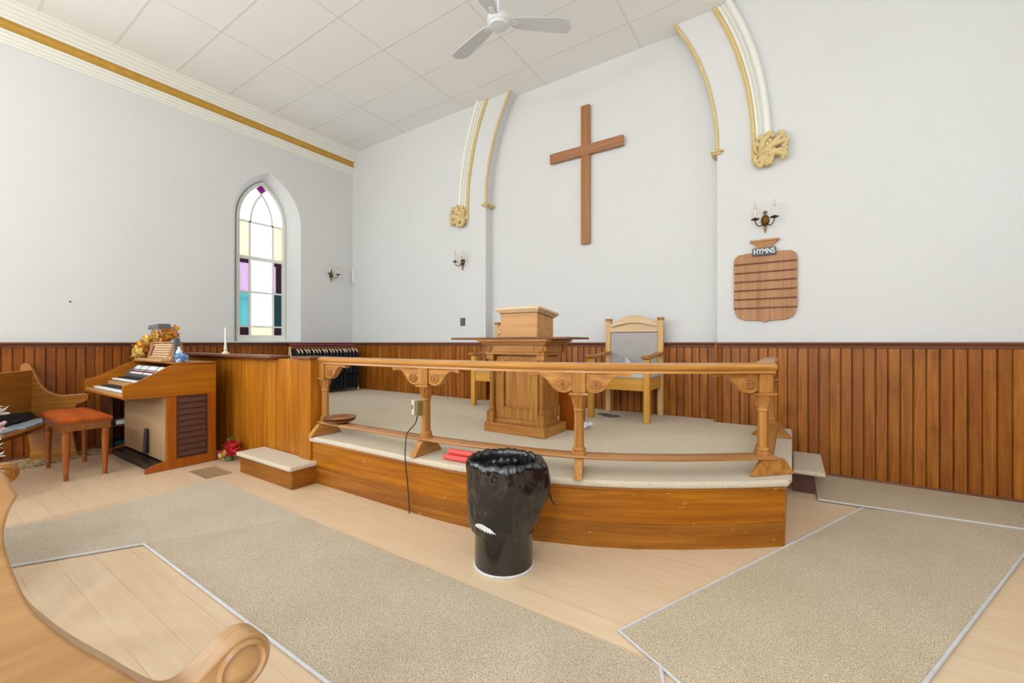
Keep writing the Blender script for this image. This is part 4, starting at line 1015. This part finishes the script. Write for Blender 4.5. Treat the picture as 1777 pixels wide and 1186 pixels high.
bo = thing('white_bottle', 'white plastic bottle beside the lamp on the organ top', 'bottle', (-5.07, 1.72, 1.008))
MB().lathe([(0.026, 1.0085), (0.027, 1.02), (0.027, 1.10), (0.020, 1.125), (0.011, 1.135)], (-5.082, 1.665, 0), 'z', 18).build('body', M['white'], bo, smooth=50)
MB().lathe([(0.013, 1.134), (0.013, 1.158), (0.001, 1.160)], (-5.082, 1.665, 0), 'z', 14).build('cap', M['white'], bo, smooth=40)
cd = thing('candlestick', 'white taper candle in a small white holder on the partition ledge', 'candle', (-5.09, 2.08, 1.078))
MB().lathe([(0.038, 1.0785), (0.040, 1.088), (0.024, 1.098), (0.013, 1.115), (0.020, 1.135), (0.014, 1.150), (0.016, 1.170)], (-5.09, 2.08, 0), 'z', 18).build('holder', M['ivory'], cd, smooth=50)
MB().lathe([(0.011, 1.165), (0.009, 1.36), (0.001, 1.366)], (-5.09, 2.08, 0), 'z', 14).build('taper', M['white'], cd, smooth=50)

pf = thing('red_flower_bunch', 'bunch of red and yellow artificial flowers on the floor between organ and step', 'flowers', (-4.74, 2.0, 0))
b = MB()
for i, c in enumerate(((-4.68, 1.97, 0.13), (-4.63, 1.97, 0.10), (-4.76, 1.99, 0.15), (-4.84, 1.98, 0.07))): spray(b, c, 14, 0.045, 0.075, 0.024, 70 + i)
b.build('red_petals', M['red'], pf, smooth=60)
b = MB(); spray(b, (-4.80, 1.93, 0.05), 12, 0.03, 0.06, 0.026, 80); b.build('yellow_petals', M['yellow'], pf, smooth=60)
b = MB(); spray(b, (-4.74, 1.98, 0.18), 10, 0.04, 0.07, 0.012, 81); b.tube([(-4.78, 1.96, 0.006), (-4.74, 1.98, 0.10), (-4.72, 1.98, 0.19)], 0.004, 6)
b.lathe([(0.03, 0.001), (0.04, 0.02), (0.03, 0.05)], (-4.76, 1.98, 0), 'z', 12)
b.build('green_leaves', M['green'], pf, smooth=60)

# shelf with papers under the key desk by the wall
bs = thing('low_bookshelf', 'low dark wooden shelf against the left wall behind the stool', 'shelf', (-6.35, 1.62, 0))
b = MB(); b.box(-6.535, -6.15, 1.40, 1.42, 0, 0.62); b.box(-6.535, -6.15, 1.93, 1.95, 0, 0.62)
for z in (0.02, 0.28, 0.60): b.box(-6.535, -6.15, 1.42, 1.93, z, z + 0.02)
b.build('carcase', M['darkwood'], bs, bevel=0.002)
tag(MB().box(-6.36, -6.16, 1.45, 1.72, 0.301, 0.345).build('paper_pile', M['paper'], bevel=0.002), 'pile of white papers on the lower board of the dark shelf', 'papers')
tag(MB().box(-6.38, -6.17, 1.44, 1.70, 0.041, 0.12).build('teal_book', M['teal'], bevel=0.003), 'teal bound book at the bottom of the dark shelf', 'book')
b = MB(); b.lathe([(0.055, 0.301), (0.06, 0.32), (0.06, 0.45), (0.04, 0.46)], (-6.26, 1.80, 0), 'z', 16)
tag(b.build('storage_tin', M['cream'], smooth=40), 'cream round tin standing on the dark shelf', 'tin')

# ---------------------------------------------------------------- stool
so = thing('organ_stool', 'wooden organ stool with rust velvet seat and turned legs', 'stool', (-5.56, 1.03, 0))
for x, y in ((-5.92, 0.905), (-5.92, 1.155), (-5.235, 0.905), (-5.235, 1.155)):
    b = MB(); b.box(x - 0.030, x + 0.030, y - 0.030, y + 0.030, 0.425, 0.50)
    b.lathe([(0.0145, 0.0), (0.0165, 0.010), (0.0165, 0.055), (0.020, 0.060), (0.017, 0.068), (0.0175, 0.09), (0.027, 0.34), (0.029, 0.352), (0.024, 0.358), (0.030, 0.366), (0.024, 0.375), (0.031, 0.385), (0.024, 0.394), (0.027, 0.425)], (x, y, 0), seg=20)
    b.build('leg', M['stool'], so, smooth=40)
b = MB(); b.box(-5.955, -5.20, 0.872, 0.892, 0.43, 0.503); b.box(-5.955, -5.20, 1.168, 1.188, 0.43, 0.503); b.box(-5.955, -5.935, 0.892, 1.168, 0.43, 0.503); b.box(-5.22, -5.20, 0.892, 1.168, 0.43, 0.503)
b.build('apron', M['stoolapron'], so, bevel=0.002)
b = MB(); nx, ny = 18, 10; vs = []; fs = []
for j in range(ny + 1):
    for i in range(nx + 1):
        u, v_ = i / nx, j / ny; e = min(1, 5 * min(u, 1 - u, v_ * 0.7, (1 - v_) * 0.7) + 0.0)
        zt = 0.528 + 0.040 * math.sqrt(e) - 0.006 * math.exp(-((v_ - 0.5) / 0.12) ** 2) * e
        vs.append((-5.965 + 0.775 * u, 0.862 + 0.336 * v_, zt))
for j in range(ny):
    for i in range(nx): a = j * (nx + 1) + i; fs.append((a, a + 1, a + nx + 2, a + nx + 1))
b.add(vs, fs); b.box(-5.965, -5.19, 0.862, 1.198, 0.503, 0.5285)
b.build('cushion', M['velvet'], so, smooth=60)

# ---------------------------------------------------------------- pews
def pew(tip, prof, length, label, mats, th=0.05, disc=None, dr=0.045, seat=True, back_s=None, dirx=(0.5, 0.866), side=-1):
    """prof: outline (s forward, z); tip: room position of s=0; the pew runs off to the near side from its end panel"""
    ang = math.atan2(dirx[1], dirx[0]); La, Lb = (-length, -th) if side < 0 else (0.0, length)
    t_ = thing('curved_pew', label, 'pew', (tip[0], tip[1], 0), ang, 'oak pews', world=False)
    MB().prism(prof, -th, 0, 'xz').build('end_panel', mats, t_, bevel=0.010, seg=4, smooth=35)
    for sgn_, yv in ((-1, -th), (1, 0)):
        if disc is None: break
        b = MB(); b.lathe([(dr, 0), (dr, sgn_ * 0.004), (dr * 0.86, sgn_ * 0.008), (dr * 0.74, sgn_ * 0.002), (dr * 0.66, sgn_ * 0.004), (dr * 0.3, sgn_ * 0.010), (0.001, sgn_ * 0.011)], (disc[0], yv, disc[1]), 'y', 32)
        b.build('scroll_disc', mats, t_, smooth=50)
    if seat:
        s0_, s1_ = seat
        MB().prism([(s0_, 0.38), (s1_, 0.40), (s1_ + 0.015, 0.412), (s1_, 0.425), (s0_, 0.405)], La, Lb, 'xz').build('seat', M['pew_y'], t_, bevel=0.004)
        zt, bt = back_s
        MB().prism([(s0_ + 0.02, 0.33), (s0_ + 0.045, 0.33), (bt + 0.03, zt - 0.02), (bt + 0.035, zt), (bt - 0.005, zt + 0.004), (bt - 0.005, zt - 0.02)], La, Lb, 'xz').build('backrest', M['pew_y'], t_, bevel=0.004)
        MB().prism([(s0_ + 0.02, 0.28), (s0_ + 0.04, 0.28), (s0_ + 0.04, 0.378), (s0_ + 0.02, 0.378)], La, Lb, 'xz').build('seat_rail', M['pew_y'], t_)
    return t_
def scrollc(cx_, cz, r, a0, a1, n=8): return [(cx_ + r * math.cos(math.radians(a0 + (a1 - a0) * i / n)), cz + r * math.sin(math.radians(a0 + (a1 - a0) * i / n))) for i in range(n + 1)]
# foreground pew
fore = [(-0.02, 0.0), (-0.02, 0.30), (-0.03, 0.42), (-0.05, 0.52), (-0.045, 0.565)] + scrollc(0.0, 0.622, 0.050, -145, 90, 22) + cr([(-0.022, 0.664), (-0.051, 0.648), (-0.082, 0.634), (-0.108, 0.644), (-0.1375, 0.680), (-0.170, 0.726), (-0.202, 0.770), (-0.230, 0.814), (-0.252, 0.858), (-0.267, 0.912), (-0.274, 0.955), (-0.270, 0.985), (-0.262, 1.006)], 4) \
    + scrollc(-0.298, 1.018, 0.030, 0, 200, 10) + [(-0.345, 0.97), (-0.37, 0.85), (-0.40, 0.65), (-0.42, 0.40), (-0.43, 0.0)]
pew((-0.875, 0.362), fore, 1.25, 'foreground oak pew end with scrolled arm at the bottom left', M['pew_fore'], 0.055, (0.0, 0.622), 0.042, (-0.40, -0.165), (0.92, -0.36), (0.0, 1.0), 1)
small = [(-0.05, 0.0), (-0.08, 0.05), (-0.10, 0.20), (-0.12, 0.38), (-0.10, 0.48), (-0.085, 0.535)] + [(-0.07, 0.553), (-0.04, 0.562)] + scrollc(-0.030, 0.620, 0.046, -80, 85, 10) + [(-0.10, 0.660), (-0.19, 0.657), (-0.23, 0.664), (-0.262, 0.680), (-0.29, 0.697), (-0.318, 0.722), (-0.338, 0.752), (-0.358, 0.792), (-0.382, 0.86), (-0.402, 0.917), (-0.418, 0.955)] \
    + scrollc(-0.462, 0.955, 0.040, 20, 200, 10) + [(-0.50, 0.90), (-0.49, 0.75), (-0.48, 0.50), (-0.45, 0.30), (-0.43, 0.10), (-0.44, 0.0)]
pew((-6.25, 1.25), small, 1.9, 'oak pew with scrolled end panel and papers on its seat, beside the organ stool', M['pew'], 0.045, None, 0.034, (-0.47, -0.18), (0.92, -0.44))
pew((-2.93, 0.345), small, 1.3, 'oak pew arm with round scroll behind the white lilies at the left edge', M['pew'], 0.05, (-0.030, 0.620), 0.036, (-0.47, -0.18), (0.92, -0.44), (0.15, 0.989), 1)
# papers and folder on the far pew
dirx = Vector((0.5, 0.866)); sd = Vector((0.866, -0.5)); P0 = Vector((-6.25, 1.25))
def onpew(s_, l_, z): q = P0 + dirx * s_ + sd * l_; return (q.x, q.y, z)
b = MB(); rn = random.Random(2)
for i, (s_, l_, w_, h_) in enumerate(((-0.30, 0.08, 0.18, 0.28), (-0.29, 0.40, 0.20, 0.30), (-0.31, 0.74, 0.18, 0.26))):
    z = 0.424
    q = [onpew(s_ - w_ / 2, l_, z - 0.003), onpew(s_ + w_ / 2, l_ + 0.02, z + 0.002), onpew(s_ + w_ / 2, l_ + h_, z + 0.002), onpew(s_ - w_ / 2 + 0.02, l_ + h_, z - 0.003)]
    o = MB().add(q + [(p[0], p[1], p[2] + 0.012) for p in q], [(3, 2, 1, 0), (4, 5, 6, 7), (0, 1, 5, 4), (1, 2, 6, 5), (2, 3, 7, 6), (3, 0, 4, 7)]).build('music_booklet', M['bluepaper'])
    tag(o, ('pale blue booklet nearest the end panel on the far pew seat', 'pale blue booklet in the middle of the far pew seat', 'pale blue booklet half out of frame on the far pew seat')[i], 'booklet', 'booklets on the far pew seat')
q = [onpew(-0.405, 0.10, 0.50), onpew(-0.36, 0.10, 0.452), onpew(-0.36, 0.72, 0.452), onpew(-0.405, 0.72, 0.56)]
tag(MB().add(q, [(0, 1, 2, 3)]).build('black_folder', M['black'], solid=0.012), 'black folder leaning on the backrest of the far pew', 'folder')

# lilies in a tall vase, only their right side in the frame
ll = thing('lily_arrangement', 'white and pale pink lilies at the left edge of the photo', 'flowers', (-2.49, 0.19, 0))
b = MB(); b.lathe([(0.07, 0.001), (0.08, 0.03), (0.06, 0.20), (0.045, 0.40), (0.06, 0.52), (0.055, 0.53)], (-2.49, 0.185, 0), 'z', 24); b.build('vase', M['white'], ll, smooth=50)
b = MB(); rn = random.Random(4); heads = []
for i in range(16):
    z = 0.60 + 0.026 * i; a = i * 2.4; r_ = 0.045 + 0.02 * (i % 2)
    c = Vector((-2.49 + 0.833 * r_ * 1.2 * (1 if i % 3 else 0.2), 0.185 + 0.553 * r_ * (1.2 if i % 3 else 0.2), z)); heads.append(c)
    b.tube([(-2.49, 0.185, 0.50), (-2.49, 0.185, z - 0.04), tuple(c)], 0.004, 6)
b.build('stems', M['stem'], ll, smooth=60)
b = MB(); b2 = MB()
for i, c in enumerate(heads):
    tgt = b2 if i in (9, 11) else b
    big = 0.050 if i > 7 else 0.036
    for k in range(9):
        a = 2 * PI * k / 9 + i; d = Vector((math.cos(a) + 0.35, math.sin(a) + 0.2, 0.5 * rn.random() + 0.1))
        tgt.leaf(c, d, (0, 0, 1), big, big * 0.40, -0.4 if k % 2 else 0.3)
b.build('white_petals', M['lily'], ll, smooth=60); b2.build('pink_petals', M['pink'], ll, smooth=60)

# ---------------------------------------------------------------- waste drum with black bag
dc = (-1.305, 1.885)
dr_ = thing('waste_drum', 'black metal drum used as waste bin in front of the platform', 'waste bin', dc + (0,))
MB().lathe([(0.160, 0.001), (0.163, 0.006), (0.163, 0.014), (0.160, 0.016)], dc + (0,), 'z', 48).build('bottom_rim', M['sticker'], dr_, smooth=40)
MB().lathe([(0.1585, 0.016), (0.1585, 0.185), (0.163, 0.195), (0.163, 0.205), (0.158, 0.215), (0.160, 0.30), (0.176, 0.535), (0.180, 0.545), (0.179, 0.553), (0.172, 0.553), (0.168, 0.53), (0.152, 0.03), (0.001, 0.03)], dc + (0,), 'z', 48).build('drum', M['drum'], dr_, smooth=35)
bagt = thing('bin_bag', 'crumpled shiny black plastic bag lining the drum and folded over its rim', 'bag', dc + (0.2,))
nt = 180
def ridge(x, y, z): return 1 - 2 * abs(noise.noise(Vector((x, y, z))))
def bag_hem(a):
    fl = math.exp(-((((a - math.radians(20) + PI) % (2 * PI)) - PI) / 0.38) ** 2)
    return 0.196 + 0.014 * noise.noise(Vector((math.cos(a) * 1.6, math.sin(a) * 1.6, 3))) + 0.13 * fl, fl
def bag_out(a, v):
    hem, fl = bag_hem(a); c, s_ = math.cos(a), math.sin(a)
    z = hem + (0.580 - hem) * v + 0.010 * noise.noise(Vector((c * 6, s_ * 6, 2))) * v
    r = 0.170 + 0.024 * v ** 0.7 + 0.008 * math.sin(PI * v) + 0.010 * noise.noise(Vector((c * 2.0, s_ * 2.0, z * 9)))
    r += 0.007 * ridge(c * 3.5 + z * 4, s_ * 3.5, z * 7) * (0.35 + 0.65 * v) + 0.0035 * ridge(c * 9, s_ * 9 + z * 6, z * 16)
    r += 0.060 * fl * math.sin(PI * (0.12 + 0.70 * (1 - v))) - 0.016 * (max(0, v - 0.88) / 0.12) ** 2
    return r, z
rows = []
for j in range(37):
    v = j / 36; row = []
    for k in range(nt):
        a = 2 * PI * k / nt; r, z = bag_out(a, v); row.append((dc[0] + r * math.cos(a), dc[1] + r * math.sin(a), z))
    rows.append(row)
for j in range(1, 21):
    v = j / 20; row = []
    for k in range(nt):
        a = 2 * PI * k / nt; r0, z0 = bag_out(a, 1.0); c, s_ = math.cos(a), math.sin(a)
        rr = 0.163 - 0.03 * v + 0.010 * ridge(c * 4, s_ * 4, v * 1.5) * min(1, v * 3)
        r = r0 * max(0, 1 - v * 6) + min(rr, 0.166 - 0.016 * v) * min(1, v * 6)
        z = z0 - 0.50 * v + 0.006 * math.sin(min(1, v * 8) * PI)
        row.append((dc[0] + r * c, dc[1] + r * s_, z))
    rows.append(row)
vs = [p for r in rows for p in r]; fs = []
for i in range(len(rows) - 1):
    for k in range(nt): fs.append((i * nt + k, i * nt + (k + 1) % nt, (i + 1) * nt + (k + 1) % nt, (i + 1) * nt + k))
fs.append(tuple((len(rows) - 1) * nt + k for k in range(nt)))
b = MB().add(vs, fs); b.build('liner', M['bag'], bagt, smooth=180)
# white printed patch with a toothed lower edge near the hem
vs = []; fs = []; n = 18
a0 = math.radians(-106); a1 = math.radians(-68)
for i in range(n + 1):
    u = i / n; a = a0 + (a1 - a0) * u
    top_ = 0.258 + 0.028 * math.sin(PI * min(1, u * 1.05 + 0.02)) ** 0.6 - 0.012 * u; bot = 0.250 - 0.014 * u + (0.010 if i % 2 else 0.0)
    for z in (bot, max(top_, bot + 0.002)):
        hem, fl = bag_hem(a); v = max(0.0, (z - hem) / (0.58 - hem)); r, _ = bag_out(a, v); r += 0.004
        vs.append((dc[0] + r * math.cos(a), dc[1] + r * math.sin(a), z))
for i in range(n): fs.append((2 * i, 2 * i + 2, 2 * i + 3, 2 * i + 1))
MB().add(vs, fs).build('white_patch', M['sticker'], bagt, solid=0.001)
pts = [(dc[0] + 0.205, dc[1] + 0.085, 0.46), (dc[0] + 0.225, dc[1] + 0.10, 0.40), (dc[0] + 0.235, dc[1] + 0.105, 0.36), (dc[0] + 0.26, dc[1] + 0.11, 0.335)]
MB().tube(pts, [0.010, 0.008, 0.005, 0.003], 8).build('tie_end', M['bag'], bagt, smooth=60)

# red paper tubes on the platform edge behind the drum
for i, (y, z, x0, lb) in enumerate(((2.150, 0.4205, -1.98, 'red tube lying in front, lowest of the three behind the bin'), (2.192, 0.4205, -1.97, 'red tube lying at the back against the rail, behind the bin'), (2.171, 0.4565, -1.955, 'red tube resting on top of the other two behind the bin'))):
    xf = RZ(math.radians(4), (x0, y, z))
    o = MB().lathe([(0.018, 0), (0.0195, 0.004), (0.0195, 0.446), (0.018, 0.45), (0.014, 0.45), (0.014, 0.002), (0.018, 0)], (0, 0, 0), 'x', 20, xf).build('red_tube', M['redtube'], smooth=40)
    tag(o, lb, 'tube', 'red tubes on the platform edge')

# offering plates on the stretcher by the left post
for i, (z, lb) in enumerate(((0.5205, 'lower wooden offering plate at the foot of the left rail post'), (0.543, 'upper wooden offering plate at the foot of the left rail post'))):
    t_ = thing('offering_plate', lb, 'plate', (-3.215 + 0.012 * i, 2.18, z), 0.3 * i, 'offering plates on the rail stretcher', world=False)
    MB().lathe([(0.070, 0.0), (0.078, 0.001), (0.120, 0.014), (0.131, 0.022), (0.131, 0.028), (0.122, 0.027), (0.085, 0.010), (0.075, 0.006), (0.070, 0.006)], (0, 0, 0), 'z', 40).build('rim', M['stoolapron'], t_, smooth=35)
    MB().lathe([(0.074, 0.005), (0.074, 0.0075), (0.001, 0.008)], (0, 0, 0), 'z', 32).build('felt_pad', M['oak' if i else 'darkwood'], t_, smooth=35)

# switch box with cord on the second rail post
y_, a_ = pang(-2.205)
sb = thing('switch_box', 'brass and cream switch box with hanging cord on the second rail post', 'switch', (-2.25, y_ - 0.03, 0.70))
xf = RZ(math.radians(-12), (-2.238, y_ - 0.035, 0))
MB().box(-0.020, 0.020, -0.030, 0.012, 0.675, 0.782, xf).build('box', M['olive'], sb, bevel=0.004)
MB().box(-0.050, -0.021, -0.036, 0.008, 0.680, 0.785, xf).build('cover', M['cream'], sb, bevel=0.004)
MB().box(-0.040, -0.032, -0.040, -0.036, 0.72, 0.75, xf).build('toggle', M['greymetal'], sb)
pts = cr([(-2.245, y_ - 0.05, 0.676), (-2.255, 2.14, 0.62), (-2.275, 2.085, 0.56), (-2.26, 2.055, 0.50), (-2.245, 2.035, 0.42), (-2.235, 2.030, 0.36), (-2.232, 2.045, 0.22), (-2.236, 2.06, 0.10), (-2.232, 2.062, 0.004)], 6)
MB().tube(pts, 0.0042, 8).build('cord', M['cord'], sb, smooth=60)

# ---------------------------------------------------------------- choir gowns on their rack
rk2 = thing('gown_rack', 'low light-wood clothes rack in the far left corner of the platform', 'rack', (-6.25, 3.95, 0.4))
GX = -6.26
for y in (3.42, 4.50):
    for s_ in (-1, 1):
        MB().tube([(GX + s_ * 0.16, y, 0.402), (GX, y, 1.135)], 0.013, 8).build('leg', M['chair_pale'], rk2, smooth=60)
MB().tube([(GX, 3.40, 1.13), (GX, 4.52, 1.13)], 0.012, 10).build('rail', M['chair_pale'], rk2, smooth=60)
def gown():
    t_ = thing('choir_gown', 'black choir gown with pale collar on a hanger in the corner rack', 'gown', (GX, 3.46, 1.13), 0, 'black choir gowns hanging on the corner rack', world=False)
    W2 = 0.19
    b = MB(); prof = [(0.0, 0.022), (0.15, 0.020), (0.5, 0.024), (0.8, 0.027), (1.0, 0.028)]
    nz = 10; ns = 20; vs = []; fs = []
    for i in range(nz + 1):
        t_z = i / nz; z = -0.035 - 0.63 * t_z
        w_ = W2 * (0.35 + 0.65 * min(1, t_z * 6) ** 0.5)
        for k in range(ns):
            a = 2 * PI * k / ns
            fold = 1 + 0.25 * math.sin(a * 5) * t_z
            vs.append((w_ * math.cos(a), (0.020 + 0.007 * t_z) * math.sin(a) * fold, z))
    for i in range(nz):
        for k in range(ns): fs.append((i * ns + k, i * ns + (k + 1) % ns, (i + 1) * ns + (k + 1) % ns, (i + 1) * ns + k))
    fs.append(tuple(range(ns))); fs.append(tuple(nz * ns + k for k in range(ns)))
    b.add(vs, fs); bd = b.build('body', M['black'], t_, smooth=60)
    b = MB(); b.tube([(0.125, -0.004, -0.06), (0.165, -0.006, -0.10), (0.195, -0.004, -0.30), (0.20, 0, -0.42)], [0.018, 0.022, 0.024, 0.020], 8); b.build('sleeve', M['black'], t_, smooth=60)
    MB().tube([(0.10, -0.002, -0.030), (0.155, -0.004, -0.052), (0.185, -0.006, -0.088)], [0.008, 0.013, 0.008], 8).build('collar', M['collar'], t_, smooth=60)
    MB().tube([(0, 0, -0.035), (0, 0, -0.01), (0.008, 0, 0.006), (0.016, 0, 0.016), (0.0, 0, 0.024), (-0.014, 0, 0.012)], 0.0025, 6).build('hanger_hook', M['greymetal'], t_, smooth=60)
    return t_
ORD = ['leftmost', 'second from the left', 'third from the left', 'fourth from the left', 'fifth from the left', 'sixth from the left', 'seventh from the left', 'eighth from the left', 'ninth from the left',
       'ninth from the right', 'eighth from the right', 'seventh from the right', 'sixth from the right', 'fifth from the right', 'fourth from the right', 'third from the right', 'second from the right', 'rightmost']
g0 = gown(); NG = 18
for i in range(NG):
    g_ = g0 if i == 0 else copy_tree(g0)
    g_.location = (GX, 3.47 + i * (4.46 - 3.47) / (NG - 1), 1.13)
    g_.rotation_euler = (0, 0, math.radians(random.uniform(-4, 4)))
    g_['label'] = 'black choir gown with pale collar, %s on the corner rack' % ORD[i]
b = MB(); vs = []; fs = []; na, nb = 24, 6
for i in range(na + 1):
    for j in range(nb + 1):
        y = 3.38 + 1.14 * i / na; u = j / nb; x = GX - 0.06 + 0.15 * u
        z = 1.178 + 0.008 * noise.noise(Vector((x * 9, y * 5, 1))) - 0.028 * abs(2 * u - 1) ** 2.5 + 0.003 * math.sin(i * 1.7)
        vs.append((x, y, z))
for i in range(na):
    for j in range(nb): a = i * (nb + 1) + j; fs.append((a, a + 1, a + nb + 2, a + nb + 1))
tag(MB().add(vs, fs).build('red_stole_cloth', M['darkred'], smooth=80, solid=0.006), 'dark red cloth draped along the top of the gown rack', 'cloth')

bpy.context.view_layer.update()
